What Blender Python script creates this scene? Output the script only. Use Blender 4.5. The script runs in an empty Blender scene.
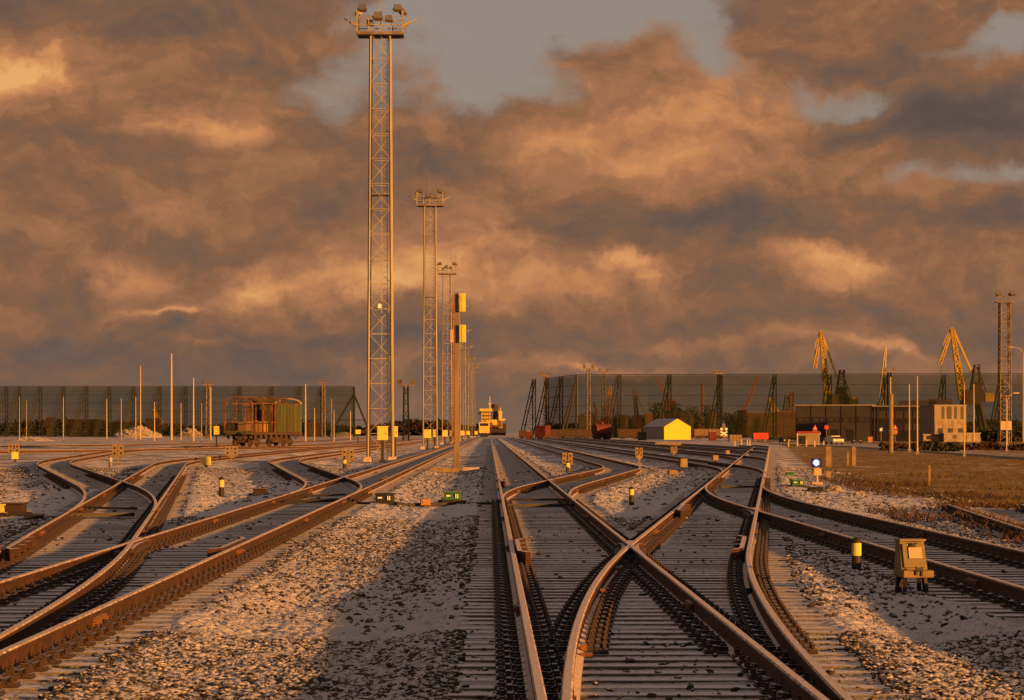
import bpy, bmesh, math, random
import numpy as np
from mathutils import Vector, Matrix
random.seed(7); rng = np.random.default_rng(7)
S = bpy.context.scene
COL = S.collection
R = math.radians

# ------------------------------------------------------------------ camera
FPX, HOR, CAMZ = 2600.0, 432.5, 1.5        # focal length in pixels, horizon row, eye height above rail head
cd = bpy.data.cameras.new('camera'); cam = bpy.data.objects.new('camera', cd); COL.objects.link(cam)
cam.location = (0, 0, CAMZ); cam.rotation_euler = (R(90), 0, 0)
cd.sensor_width = 36; cd.lens = FPX/1024*36; cd.shift_y = (HOR-350)/1024; cd.clip_start = .5; cd.clip_end = 20000
S.camera = cam

# ------------------------------------------------------------------ light
SUN_AZ, SUN_EL = 45.0, 6.0                  # degrees to the right of straight behind the camera, and up
S.view_settings.view_transform = 'Standard'; S.view_settings.look = 'None'
S.view_settings.gamma = 1; S.view_settings.use_curve_mapping = False
S.view_settings.exposure = 1.05
sl = bpy.data.lights.new('sun', 'SUN'); so = bpy.data.objects.new('sun', sl); COL.objects.link(so)
sl.energy = 5.0; sl.angle = R(.9); sl.color = (1.0, .39, .075)
sdir = Vector((math.sin(R(SUN_AZ))*math.cos(R(SUN_EL)), -math.cos(R(SUN_AZ))*math.cos(R(SUN_EL)), math.sin(R(SUN_EL))))
so.rotation_euler = sdir.to_track_quat('Z', 'Y').to_euler()

class NT:
    "small node helper"
    def __init__(s, tree): s.t = tree; s.n = tree.nodes; s.l = tree.links
    def new(s, typ, **kw):
        n = s.n.new(typ)
        for k, v in kw.items(): setattr(n, k, v)
        return n
    def put(s, sock, v):
        if isinstance(v, bpy.types.NodeSocket): s.l.new(v, sock)
        else: sock.default_value = v
    def m(s, op, a, b=None, c=None, clamp=False):
        n = s.new('ShaderNodeMath', operation=op, use_clamp=clamp)
        s.put(n.inputs[0], a)
        if b is not None: s.put(n.inputs[1], b)
        if c is not None: s.put(n.inputs[2], c)
        return n.outputs[0]
    def vec(s, x, y, z):
        n = s.new('ShaderNodeCombineXYZ')
        for i, v in enumerate((x, y, z)): s.put(n.inputs[i], v)
        return n.outputs[0]
    def noise(s, v, scale, detail=4, rough=.55, dist=0, dim='3D'):
        n = s.new('ShaderNodeTexNoise', noise_dimensions=dim)
        if v is not None: s.put(n.inputs['Vector'], v)
        n.inputs['Scale'].default_value = scale; n.inputs['Detail'].default_value = detail
        n.inputs['Roughness'].default_value = rough; n.inputs['Distortion'].default_value = dist
        return n.outputs['Fac']
    def mix(s, f, a, b, mode='MIX'):
        n = s.new('ShaderNodeMix', data_type='RGBA', blend_type=mode)
        s.put(n.inputs[0], f)
        for i, v in ((6, a), (7, b)):
            if not isinstance(v, bpy.types.NodeSocket) and len(v) == 3: v = (*v, 1)
            s.put(n.inputs[i], v)
        return n.outputs[2]
    def step(s, v, lo, hi):
        n = s.new('ShaderNodeMapRange', interpolation_type='SMOOTHSTEP')
        s.put(n.inputs[0], v); n.inputs[1].default_value = lo; n.inputs[2].default_value = hi
        n.inputs[3].default_value = 0; n.inputs[4].default_value = 1
        return n.outputs[0]

# ------------------------------------------------------------------ world: Nishita sky with banks of low cloud
w = bpy.data.worlds.new('World'); S.world = w; w.use_nodes = True
T = NT(w.node_tree); T.n.clear()
sky = T.new('ShaderNodeTexSky', sky_type='NISHITA'); sky.sun_disc = False
sky.sun_elevation = R(SUN_EL); sky.sun_rotation = R(180-SUN_AZ); sky.dust_density = 2.0; sky.air_density = 1.0
tc = T.new('ShaderNodeTexCoord'); sx = T.new('ShaderNodeSeparateXYZ'); T.l.new(tc.outputs['Generated'], sx.inputs[0])
az = T.m('ARCTAN2', sx.outputs[0], sx.outputs[1]); el = T.m('ARCSINE', sx.outputs[2])
KX = 10.0                                        # 1 unit = 0.1 rad
u = T.m('MULTIPLY', az, KX); v = T.m('MULTIPLY', el, KX)
base = T.vec(u, v, 0.0)
# edges are torn by a domain warp
nw = T.new('ShaderNodeTexNoise', noise_dimensions='3D'); T.l.new(base, nw.inputs['Vector'])
nw.inputs['Scale'].default_value = 1.5; nw.inputs['Detail'].default_value = 6; nw.inputs['Roughness'].default_value = .6
wsx = T.new('ShaderNodeSeparateColor'); T.l.new(nw.outputs['Color'], wsx.inputs[0])
uw = T.m('MULTIPLY_ADD', T.m('SUBTRACT', wsx.outputs[0], .5), .80, u)
vw = T.m('MULTIPLY_ADD', T.m('SUBTRACT', wsx.outputs[1], .5), .50, v)
def blobs(lst, U, V):
    tot = None
    for (px, py, rx, ry, a) in lst:
        cu, cv = (px-512)/2600*KX, (HOR-py)/2600*KX
        ru, rv = rx/2600*KX, ry/2600*KX
        du = T.m('DIVIDE', T.m('SUBTRACT', U, cu), ru); dv = T.m('DIVIDE', T.m('SUBTRACT', V, cv), rv)
        d2 = T.m('ADD', T.m('MULTIPLY', du, du), T.m('MULTIPLY', dv, dv))
        g = T.m('MULTIPLY', T.m('EXPONENT', T.m('MULTIPLY', d2, -1.0)), a)
        tot = g if tot is None else T.m('ADD', tot, g)
    return tot
gaps = blobs([(325,90,50,42,.62),(460,55,80,50,.95),(600,8,160,32,1.0),(530,95,70,26,.6),(722,45,40,40,.7),(400,10,50,24,.35),(835,100,95,24,.95),(1010,62,70,24,.9),(870,60,90,14,.3),
              (990,178,46,14,.55),(925,185,30,10,.4),(700,395,500,8,.12)], uw, vw)
clouds_lift = blobs([(880,20,120,24,.9),(660,120,200,60,.5),(905,80,34,12,.5),(130,60,150,80,.6),(960,125,90,25,.6)], uw, vw)
fb = T.noise(T.vec(uw, T.m('MULTIPLY', vw, 1.5), 3.0), 1.15, 7, .58)
fine = T.noise(T.vec(u, T.m('MULTIPLY', v, 2.0), 8.0), 4.5, 7, .62, .4)
thin = T.m('ADD', T.m('SUBTRACT', gaps, clouds_lift), T.m('MULTIPLY', T.m('SUBTRACT', .5, fb), .9))
thin = T.m('ADD', thin, T.m('MULTIPLY', T.m('SUBTRACT', .5, fine), .85))
gapf = T.step(thin, .12, .80)
# underside lighting of the cloud: warm lit lumps, grey-brown hollows
lit = blobs([(25,72,60,34,1.05),(150,70,95,60,.22),(215,130,50,26,.45),(235,225,150,60,.18),(380,285,75,22,.85),(268,288,34,18,.7),(130,282,40,16,.45),
             (680,125,180,60,.42),(590,180,120,50,.26),(560,285,90,22,.50),(628,262,22,12,.55),(655,285,14,7,.35),(825,262,60,28,.80),(930,255,120,30,.25),(840,345,120,8,.4),(700,338,120,7,.3),(590,365,60,6,.55),
             (510,355,60,6,.3),(160,313,46,5,.6),(215,340,60,5,.3),(340,325,50,5,.25),(960,210,60,20,.25),(720,60,40,20,.2),(470,240,70,40,.25)], uw, vw)
dark = blobs([(30,10,90,30,.35),(470,130,60,40,.15),(190,55,60,70,.20),(430,170,70,30,.30),(560,225,110,26,.25),(720,225,110,28,.45),(940,130,100,26,.75),(900,65,100,16,.25),(980,225,80,30,.55),(300,215,60,24,.30),
              (180,255,110,24,.35),(90,180,60,30,.0),(200,340,260,22,.35),(600,335,260,18,.25),(250,375,320,14,.25),(540,45,24,16,.2),(860,400,260,20,.2)], uw, vw)
bump = T.noise(T.vec(uw, T.m('MULTIPLY', vw, 1.5), 5.0), 2.3, 7, .58, .2)
bump2 = T.noise(T.vec(T.m('ADD', uw, .045), T.m('ADD', T.m('MULTIPLY', vw, 1.5), .085), 5.0), 2.3, 7, .58, .2)
L = T.m('ADD', T.m('MULTIPLY', T.m('SUBTRACT', bump, .5), .52), T.m('ADD', T.m('MULTIPLY', T.m('SUBTRACT', bump, bump2), .62), T.m('MULTIPLY', T.m('SUBTRACT', fine, .5), .34)))
L = T.m('ADD', T.m('ADD', L, .42), T.m('SUBTRACT', T.m('MULTIPLY', lit, .62), T.m('MULTIPLY', dark, .55)))
ramp = T.new('ShaderNodeValToRGB'); T.l.new(L, ramp.inputs[0])
cr = ramp.color_ramp
stops = [(0.0, (.088,.062,.053)), (.22, (.120,.078,.060)), (.42, (.195,.096,.051)), (.62, (.320,.140,.066)), (.82, (.52,.225,.085)), (1.0, (.66,.33,.12))]
cr.elements[0].position = stops[0][0]; cr.elements[0].color = (*stops[0][1], 1)
cr.elements[1].position = 1.0; cr.elements[1].color = (*stops[-1][1], 1)
for p, c in stops[1:-1]:
    e = cr.elements.new(p); e.color = (*c, 1)
skyc = T.mix(1.0, sky.outputs[0], (.075*1.5,.075*1.15,.075*.95), 'MULTIPLY')
skyc = T.mix(.80, skyc, (.255,.205,.182))
c = T.mix(gapf, ramp.outputs[0], skyc)
# air near the horizon is greyer
hz = T.m('EXPONENT', T.m('MULTIPLY', T.m('ABSOLUTE', v), -4.0))
c = T.mix(T.m('MULTIPLY', hz, .55), c, (.132,.098,.080))
c = T.mix(1.0, c, (.585,.585,.585), 'MULTIPLY')
# the sunset side of the sky, behind the camera, glows
dt = T.new('ShaderNodeVectorMath', operation='DOT_PRODUCT'); T.l.new(tc.outputs['Generated'], dt.inputs[0]); dt.inputs[1].default_value = tuple(sdir)
glow = T.m('POWER', T.m('MAXIMUM', dt.outputs['Value'], 0.0), 4.0)
c = T.mix(glow, c, (.27,.19,.14))
# clear colder sky overhead
c = T.mix(T.m('MULTIPLY', T.step(el, .20, .70), .8), c, (.135,.112,.104))
bg = T.new('ShaderNodeBackground'); T.l.new(c, bg.inputs[0]); bg.inputs[1].default_value = 1.0
wo = T.new('ShaderNodeOutputWorld'); T.l.new(bg.outputs[0], wo.inputs[0])
S.cycles.max_bounces = 5; S.cycles.transparent_max_bounces = 16

# ------------------------------------------------------------------ materials
def mat(name, col, rough=.8, metal=0, var=.25, scale=6, col2=None, snow=0, bump=0, emit=None, spec=.3, topcol=None, streak=False, patchy=False):
    """procedural paint/metal/stone: two colours mixed by noise; snow = how much snow lies on faces that look up"""
    m = bpy.data.materials.new(name); m.use_nodes = True
    t = NT(m.node_tree); b = t.n['Principled BSDF']
    tcn = t.new('ShaderNodeTexCoord'); g = t.new('ShaderNodeNewGeometry')
    pos = tcn.outputs['Object']
    if streak:
        mp = t.new('ShaderNodeMapping'); t.l.new(pos, mp.inputs[0]); mp.inputs['Scale'].default_value = (1, 1, .15); pos = mp.outputs[0]
    n = t.noise(pos, scale, 6, .6)
    c2 = col2 if col2 else tuple(x*(1-var) for x in col)
    f = t.step(n, .36, .64)
    out = t.mix(f, (*col, 1), (*c2, 1))
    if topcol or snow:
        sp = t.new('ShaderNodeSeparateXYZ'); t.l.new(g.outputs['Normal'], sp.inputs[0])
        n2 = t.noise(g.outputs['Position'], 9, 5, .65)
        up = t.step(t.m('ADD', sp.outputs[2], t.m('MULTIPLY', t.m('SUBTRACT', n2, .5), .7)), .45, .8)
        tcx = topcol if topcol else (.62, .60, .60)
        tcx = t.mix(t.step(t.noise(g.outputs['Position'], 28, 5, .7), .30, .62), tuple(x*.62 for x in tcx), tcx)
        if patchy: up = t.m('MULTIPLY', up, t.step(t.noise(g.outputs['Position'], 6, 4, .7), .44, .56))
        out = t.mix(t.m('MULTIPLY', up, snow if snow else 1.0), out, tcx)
    t.l.new(out, b.inputs['Base Color'])
    b.inputs['Roughness'].default_value = rough; b.inputs['Metallic'].default_value = metal
    b.inputs['Specular IOR Level'].default_value = spec
    if emit:
        b.inputs['Emission Color'].default_value = (*emit[0], 1); b.inputs['Emission Strength'].default_value = emit[1]
    if bump:
        bn = t.new('ShaderNodeBump'); bn.inputs['Strength'].default_value = bump; bn.inputs['Distance'].default_value = .02
        t.l.new(t.noise(tcn.outputs['Object'], scale*5, 5, .6), bn.inputs['Height']); t.l.new(bn.outputs[0], b.inputs['Normal'])
    return m
M = {}
M['rail'] = mat('rusty_rail', (.060,.027,.013), .75, 0, scale=5, col2=(.032,.017,.010), topcol=(.70,.58,.50), snow=.95, bump=.3)  # frosted top colour, pale enough to hold the head's highlights too
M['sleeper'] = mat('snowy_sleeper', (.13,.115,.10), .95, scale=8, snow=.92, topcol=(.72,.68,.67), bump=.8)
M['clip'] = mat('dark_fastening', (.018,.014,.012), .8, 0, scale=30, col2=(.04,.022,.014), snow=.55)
M['rustbright'] = mat('bright_rust', (.17,.075,.03), .85, .0, scale=12, col2=(.10,.04,.02), snow=.85, topcol=(.5,.42,.38))
M['stone'] = mat('ballast_stone', (.026,.024,.023), .95, scale=9, col2=(.065,.056,.050), snow=.9, topcol=(.55,.51,.50), spec=.1, patchy=True)
M['galv'] = mat('galvanised_steel', (.28,.255,.19), .6, .1, scale=.8, col2=(.19,.17,.12), streak=True)
M['galvdark'] = mat('weathered_steel', (.20,.17,.13), .6, .3, scale=1.5, col2=(.12,.09,.07))
M['lampmetal'] = mat('floodlight_casing', (.14,.105,.065), .5, .3, scale=5)
M['lens'] = mat('lamp_glass', (.12,.12,.12), .15, 0, spec=.6)
M['yellow'] = mat('yellow_paint', (.56,.46,.085), .55, 0, scale=3, var=.12)
M['cream'] = mat('cream_paint', (.40,.31,.17), .6, 0, scale=3, var=.15)
M['tent'] = mat('yellow_tarpaulin', (.56,.43,.030), .7, 0, scale=.4, var=.06)
M['tentroof'] = mat('grey_tarpaulin', (.26,.24,.23), .85, 0, scale=.5, var=.12, snow=.4)
M['black'] = mat('black_paint', (.02,.018,.016), .6, 0, scale=10)
M['white'] = mat('white_paint', (.78,.76,.70), .6, 0, scale=4, var=.12)
M['concrete'] = mat('concrete', (.38,.33,.27), .9, 0, scale=4, var=.25, snow=.3, bump=.4)
M['concretepole'] = mat('old_concrete_pole', (.19,.15,.09), .85, 0, scale=2.5, col2=(.12,.09,.05), streak=True)
M['greenp'] = mat('green_painted_cover', (.03,.10,.03), .55, 0, scale=6, snow=.55, col2=(.02,.14,.04))
M['darkgreen'] = mat('dark_green_steel', (.006,.009,.006), .7, 0, scale=2)
M['wgreen'] = mat('faded_green_panels', (.062,.078,.022), .8, 0, scale=1.2, col2=(.05,.045,.018), streak=True)
M['wred'] = mat('red_primer_steel', (.17,.07,.03), .8, 0, scale=1.5, col2=(.05,.028,.018))
M['underframe'] = mat('sooty_underframe', (.035,.025,.02), .9, 0, scale=3, col2=(.07,.04,.025))
M['orange'] = mat('orange_paint', (.30,.15,.035), .6, 0, scale=2, var=.2)
M['craney'] = mat('crane_yellow', (.34,.24,.030), .55, 0, scale=.15, var=.25)
M['cranered'] = mat('crane_red', (.20,.055,.03), .6, 0, scale=.2, var=.25)
M['red'] = mat('red_paint', (.40,.045,.025), .6, 0, scale=1, var=.15)
M['redbrown'] = mat('red_wagon_paint', (.12,.025,.016), .7, 0, scale=.6, var=.3)
M['tank'] = mat('sandy_tank', (.16,.105,.055), .8, 0, scale=.15, var=.3)
M['brick'] = mat('reddish_building', (.10,.055,.03), .85, 0, scale=.3, var=.25)
M['clad'] = mat('dark_cladding', (.038,.035,.034), .5, 0, scale=.3, var=.2)
M['clad2'] = mat('black_cladding', (.018,.017,.017), .4, 0, scale=.3, var=.2)
M['glass'] = mat('dark_window_glass', (.02,.022,.026), .12, 0, spec=.6)
M['wallw'] = mat('pale_wall', (.23,.19,.13), .85, 0, scale=.4, var=.15)
M['snowroof'] = mat('snowy_roof_edge', (.26,.23,.21), .9, 0, scale=.4, var=.15)
M['bark'] = mat('tree_bark', (.07,.05,.035), .95, 0, scale=4)
M['twig'] = mat('bare_twigs', (.05,.035,.02), .95, 0, scale=.1, col2=(.05,.05,.025))
M['wood'] = mat('distant_woodland', (.028,.022,.013), .95, 0, scale=.03, col2=(.045,.028,.015))
M['dirt'] = mat('frozen_spoil', (.16,.12,.08), .95, 0, scale=1.2, col2=(.08,.06,.04), snow=.55, topcol=(.58,.54,.50), bump=1)
M['weed'] = mat('dry_red_weeds', (.07,.036,.016), .9, 0, scale=1.0, col2=(.03,.02,.011))
M['grass'] = mat('dry_grass_blades', (.095,.068,.026), .9, 0, scale=.15, col2=(.07,.058,.026))
M['shrub'] = mat('dark_shrub_leaves', (.03,.035,.015), .9, 0, scale=.3, col2=(.05,.035,.015))
M['wood_old'] = mat('weathered_timber', (.21,.15,.075), .85, 0, scale=3, var=.3)
M['asphalt'] = mat('road_asphalt_snow_dusted', (.20,.18,.165), .9, 0, scale=.35, col2=(.42,.38,.35))
M['halo'] = mat('blue_lamp_halo', (.05,.1,.5), .4, emit=((.06,.14,1.0), .45))  # emission imitates the blue glow around the signal lamp
M['bluel'] = mat('lit_blue_signal_lamp', (.6,.7,1), .3, emit=((.55,.65,1.0), 9))
M['bluep'] = mat('blue_sign_paint', (.05,.10,.35), .5)
M['silv'] = mat('white_vehicle_paint', (.55,.50,.40), .35, 0, spec=.5)
M['hull'] = mat('dark_ship_hull', (.03,.022,.02), .6)
M['shipw'] = mat('cream_ship_paint', (.48,.37,.075), .5, var=.1, scale=.1)

# ------------------------------------------------------------------ mesh building
class MB:
    def __init__(s): s.v = []; s.f = []
    def add(s, vs, fs):
        o = len(s.v); s.v += [tuple(p) for p in vs]; s.f += [tuple(i+o for i in f) for f in fs]; return s
    def box(s, c, d, rz=0, tx=1, ty=1, rot=None):
        "centre, full size; tx/ty taper of the top"
        x, y, z = d[0]/2, d[1]/2, d[2]/2
        pts = [(-x,-y,-z),(x,-y,-z),(x,y,-z),(-x,y,-z),(-x*tx,-y*ty,z),(x*tx,-y*ty,z),(x*tx,y*ty,z),(-x*tx,y*ty,z)]
        Mx = rot if rot is not None else Matrix.Rotation(rz, 3, 'Z')
        pts = [Mx @ Vector(p) + Vector(c) for p in pts]
        return s.add(pts, [(3,2,1,0),(4,5,6,7),(0,1,5,4),(1,2,6,5),(2,3,7,6),(3,0,4,7)])
    def bar(s, a, b, t, t2=None, n=4, tb=None):
        "prism from a to b, thickness t (and t2 at the end)"
        a = Vector(a); b = Vector(b); d = b-a
        if d.length < 1e-6: return s
        q = d.to_track_quat('Z', 'Y'); t2 = t if t2 is None else t2
        k = math.sqrt(.5) if n == 4 else .5
        ph = math.pi/4 if n == 4 else 0
        ring = lambda c, r: [c + q @ Vector((math.cos(2*math.pi*i/n+ph)*r*k, math.sin(2*math.pi*i/n+ph)*r*k, 0)) for i in range(n)]
        vs = ring(a, t)+ring(b, t2)
        fs = [(i, (i+1) % n, n+(i+1) % n, n+i) for i in range(n)] + [tuple(range(n-1, -1, -1)), tuple(range(n, 2*n))]
        return s.add(vs, fs)
    def prism(s, prof, a, b):
        "extrude polygon prof (list of 3D pts) from a to b by vector b"
        n = len(prof); b = Vector(b)
        vs = [Vector(p)+Vector(a) for p in prof] + [Vector(p)+Vector(a)+b for p in prof]
        return s.add(vs, [(i, (i+1) % n, n+(i+1) % n, n+i) for i in range(n)] + [tuple(range(n-1, -1, -1)), tuple(range(n, 2*n))])
    def lathe(s, prof, c, n=16):
        vs = []; fs = []
        for (r, z) in prof:
            vs += [(c[0]+r*math.cos(2*math.pi*i/n), c[1]+r*math.sin(2*math.pi*i/n), c[2]+z) for i in range(n)]
        for k in range(len(prof)-1):
            fs += [(k*n+i, k*n+(i+1) % n, (k+1)*n+(i+1) % n, (k+1)*n+i) for i in range(n)]
        fs += [tuple(range(n-1, -1, -1)), tuple((len(prof)-1)*n+i for i in range(n))]
        return s.add(vs, fs)
    def mesh(s, name, m=None, smooth=False, fixn=True):
        me = bpy.data.meshes.new(name); me.from_pydata(s.v, [], s.f)
        if fixn:
            bm = bmesh.new(); bm.from_mesh(me); bmesh.ops.recalc_face_normals(bm, faces=bm.faces); bm.to_mesh(me); bm.free()
        if m is not None: me.materials.append(M[m] if isinstance(m, str) else m)
        if smooth: me.polygons.foreach_set('use_smooth', [True]*len(me.polygons))
        me.update(); return me
    def build(s, name, m, parent=None, loc=None, rz=None, smooth=False, bevel=0):
        o = bpy.data.objects.new(name, s.mesh(name, m, smooth)); COL.objects.link(o)
        if parent is not None: o.parent = parent
        if loc is not None: o.location = loc
        if rz is not None: o.rotation_euler = (0, 0, rz)
        if bevel:
            b = o.modifiers.new('bevel', 'BEVEL'); b.width = bevel; b.segments = 2; b.limit_method = 'ANGLE'
        return o
def tag(o, label=None, cat=None, group=None, kind=None):
    if label: o['label'] = label
    if cat: o['category'] = cat
    if group: o['group'] = group
    if kind: o['kind'] = kind
    return o
def empty(name, loc, rz=0, label=None, cat=None, group=None, scale=None):
    o = bpy.data.objects.new(name, None); COL.objects.link(o); o.location = loc; o.rotation_euler = (0, 0, rz)
    o.empty_display_size = .2
    if scale: o.scale = (scale,)*3
    return tag(o, label, cat, group)
KIDS = {}
def copy_tree(o, parent=None):
    c = o.copy(); COL.objects.link(c)
    if parent is not None: c.parent = parent; c.matrix_parent_inverse = o.matrix_parent_inverse.copy()
    for ch in list(o.children): copy_tree(ch, c)
    return c
def dup(o, loc, rz, label, cat=None, group=None):
    c = copy_tree(o); c.location = loc; c.rotation_euler = (0, 0, rz); c['label'] = label
    if cat: c['category'] = cat
    if group: c['group'] = group
    return c
def np_object(name, verts, faces, m, smooth=False):
    me = bpy.data.meshes.new(name); k = faces.shape[1]
    me.vertices.add(len(verts)); me.vertices.foreach_set('co', verts.astype(np.float32).ravel())
    me.loops.add(faces.size); me.loops.foreach_set('vertex_index', faces.astype(np.int32).ravel())
    me.polygons.add(len(faces)); me.polygons.foreach_set('loop_start', np.arange(0, faces.size, k, dtype=np.int32))
    me.polygons.foreach_set('loop_total', np.full(len(faces), k, dtype=np.int32))
    if smooth: me.polygons.foreach_set('use_smooth', np.ones(len(faces), dtype=bool))
    me.update(calc_edges=True); me.validate()
    me.materials.append(m)
    o = bpy.data.objects.new(name, me); COL.objects.link(o); return o
GZ = -.25
def gp(px, py, z=GZ):
    "where a pixel of the photograph meets the ground: x, y"
    Y = (CAMZ-z)*FPX/(py-HOR); return (px-512)/FPX*Y, Y
def wx(px, Y): return (px-512)/FPX*Y
def wz(py, Y): return CAMZ+(HOR-py)/FPX*Y
# ------------------------------------------------------------------ where the tracks run: x as a function of y
def poly(pts):
    """pts = [(y, x, tangent length)]: straight lines with parabolic arcs at the corners"""
    ys = np.array([p[0] for p in pts], float); xs = np.array([p[1] for p in pts], float)
    def f(Y):
        Y = np.asarray(Y, float)
        sl = np.diff(xs)/np.diff(ys)
        idx = np.clip(np.searchsorted(ys, Y)-1, 0, len(sl)-1)
        out = xs[idx]+sl[idx]*(Y-ys[idx])
        for i in range(1, len(ys)-1):
            Tn = pts[i][2]
            q = (Y > ys[i]-Tn) & (Y < ys[i]+Tn)
            s = Y-(ys[i]-Tn)
            arc = xs[i]+sl[i-1]*(Y-ys[i]) + (sl[i]-sl[i-1])*s*s/(4*Tn)
            out = np.where(q, arc, out)
        return out
    return f
SL = -.0087
par = lambda off: (lambda y: 1.09+off+SL*y)
def crossing(a, sa, b, sb): y = (b-a)/(sa-sb); return y, a+sa*y
GA = 1.52
c_ = 1.09; d0, ds = -1.10, .1
tracks = {}   # name -> (function, y0, y1)
tracks['C'] = (poly([(8, c_+SL*8, 0), (1200, c_+SL*1200, 0)]), 8, 760)
yA, xA = crossing(c_, SL, d0, ds)
tracks['D'] = (poly([(5, c_+SL*5, 0), (yA, xA, 14), (288, d0+ds*288, 12), (330, d0+ds*288+1.2, 0)]), 6.5, 318)
e0 = c_+4.9
yE, xE = crossing(e0, SL, d0, ds)
tracks['E'] = (poly([(8, e0+SL*8, 0), (yE, xE, 12), (200, d0+ds*200, 0)]), 12, 77)
f0, fs = -6.14, .098
y1, x1 = crossing(c_, SL, f0, fs); y2, x2 = crossing(e0, SL, f0, fs)
tracks['F'] = (poly([(20, c_+SL*20, 0), (y1, x1, 9), (y2, x2, 8), (1200, e0+SL*1200, 0)]), y1-9, 800)
for k in (2, 3, 4, 5):
    p0 = c_+4.9*k; yk, xk = crossing(p0, SL, d0, ds)
    tracks['P%d' % k] = (poly([(yk-40, d0+ds*(yk-40), 0), (yk, xk, 13), (1200, p0+SL*1200, 0)]), yk-13, 760)
l0 = -4.16
tracks['L'] = (poly([(8, l0+SL*8, 0), (1200, l0+SL*1200, 0)]), 10, 760)
g0, gs = -1.86, -.117
y1, x1 = crossing(l0, SL, g0, gs); y2, x2 = crossing(-16.81, SL, g0, gs)
tracks['G'] = (poly([(3, l0+SL*3, 0), (y1, x1, 14), (y2, x2, 14), (1200, -16.81+SL*1200, 0)]), 9, 760)
h0, hs = 3.77, -.207
y1, x1 = crossing(g0, gs, h0, hs)
tracks['H'] = (poly([(20, g0+gs*20, 0), (y1, x1, 13), (135, h0+hs*135, 18), (232, h0+hs*135-.105*97, 22), (1200, h0+hs*135-.105*97+SL*968, 0)]), y1-13, 760)
i0, isl = 3.65, -.115
y1, x1 = crossing(l0, SL, i0, isl); y2, x2 = crossing(-11.57, SL, i0, isl)
tracks['I'] = (poly([(20, l0+SL*20, 0), (y1, x1, 10), (y2, x2, 13), (1200, -11.57+SL*1200, 0)]), y1-10, 760)
tracks['J'] = (poly([(150, -80, 0), (205, -53, 14), (245, -32.7, 14), (300, -15.6, 20), (360, -14.6, 20), (700, -20.5, 0)]), 185, 420)
tracks['N'] = (poly([(120, -75, 0), (195, -44, 20), (250, -31, 20), (330, -25, 30), (420, -24.5, 20), (760, -28.5, 0)]), 170, 700)
tracks['O'] = (poly([(180, -110, 0), (250, -72, 14), (330, -49, 20), (450, -38, 30), (760, -41, 0)]), 205, 700)
tracks['K'] = (poly([(15, 9.2, 0), (38, 8.8, 6), (50, 9.75, 8), (62, 10.8, 0)]), 22, 57)

# ------------------------------------------------------------------ ground: one sheet, finely modelled near the tracks
def hash2(ix, iy, k):
    h = (ix.astype(np.int64)*374761393 + iy.astype(np.int64)*668265263 + k*2147483647) & 0xffffffff
    h = ((h ^ (h >> 13))*1274126177) & 0xffffffff
    return ((h ^ (h >> 16)) & 0xffffff)/float(0xffffff)
def vnoise(x, y, k=0):
    ix = np.floor(x); iy = np.floor(y); fx = x-ix; fy = y-iy
    fx = fx*fx*(3-2*fx); fy = fy*fy*(3-2*fy)
    a = hash2(ix, iy, k); b = hash2(ix+1, iy, k); c = hash2(ix, iy+1, k); d = hash2(ix+1, iy+1, k)
    return (a*(1-fx)+b*fx)*(1-fy)+(c*(1-fx)+d*fx)*fy
def stones(x, y, cell, k):
    "height of a layer of loose stones, 0..1"
    X = x/cell; Yc = y/cell; ix = np.floor(X); iy = np.floor(Yc); best = np.zeros_like(x)
    for dx in (-1, 0, 1):
        for dy in (-1, 0, 1):
            jx = ix+dx; jy = iy+dy
            cx = jx+.15+.7*hash2(jx, jy, k); cy = jy+.15+.7*hash2(jx, jy, k+1)
            r = .45+.3*hash2(jx, jy, k+2); hh = .5+.5*hash2(jx, jy, k+3)
            a = hash2(jx, jy, k+4)*6.28; ca, sa = np.cos(a), np.sin(a)
            ux = (X-cx)*ca+(Yc-cy)*sa; uy = -(X-cx)*sa+(Yc-cy)*ca
            dist = (np.abs(ux)**2.5+np.abs(uy*1.3)**2.5)**.4/r
            tilt = .5*(hash2(jx, jy, k+5)-.5)*ux
            best = np.maximum(best, np.where(dist < 1, hh*(1-dist**3)*(1+tilt), 0))
    return best
near_tracks = [t for t in tracks.values()]
def track_dist(x, y):
    d = np.full(x.shape, 99.)
    for f, a, b in near_tracks:
        q = (y > a-1) & (y < b+1)
        d = np.where(q, np.minimum(d, np.abs(x-f(y))), d)
    return d
def field_edge(y):   # left edge of the grass field
    return np.interp(y, [30, 62, 79, 100, 121, 180, 260, 420], [9.6, 11.0, 11.2, 12.6, 14.0, 19.8, 27.8, 43.5])
def bed(x, y, d):
    z = -.199+.022*(vnoise(x*1.3, y*1.3, 5)-.5) - .072*np.clip((d-1.45)/.7, 0, 1)
    z = z-.05*np.clip((vnoise(x*.35, y*.22, 9)-.35)*2, 0, 1)*np.clip((d-1.6)/.6, 0, 1)
    fl = np.clip((x-field_edge(y))/1.5, 0, 1)
    return z-.04*fl
def axis(parts):
    out = [parts[0][0]]
    for a, b, st in parts:
        n = max(1, int(round((b-a)/st))); out += list(np.linspace(a, b, n+1)[1:])
    return np.array(out)
gx = axis([(-1800,-300,150), (-300,-90,15), (-90,-30,2.5), (-30,-14,.35), (-14,-8,.09), (-8,8,.035), (8,14,.09), (14,30,.35), (30,90,2.5), (90,300,15), (300,1800,150)])
gy = [2.0]
while gy[-1] < 6000:
    y = gy[-1]
    st = .5 if y < 10 else (.035 if y < 22 else max(.035, .0017*y*(y/22)**.35) if y < 150 else y*.02)
    gy.append(y+st)
gy = np.array(gy)
GX, GY = np.meshgrid(gx, gy)
dd = track_dist(GX, GY)
zz = bed(GX, GY, dd)
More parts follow.
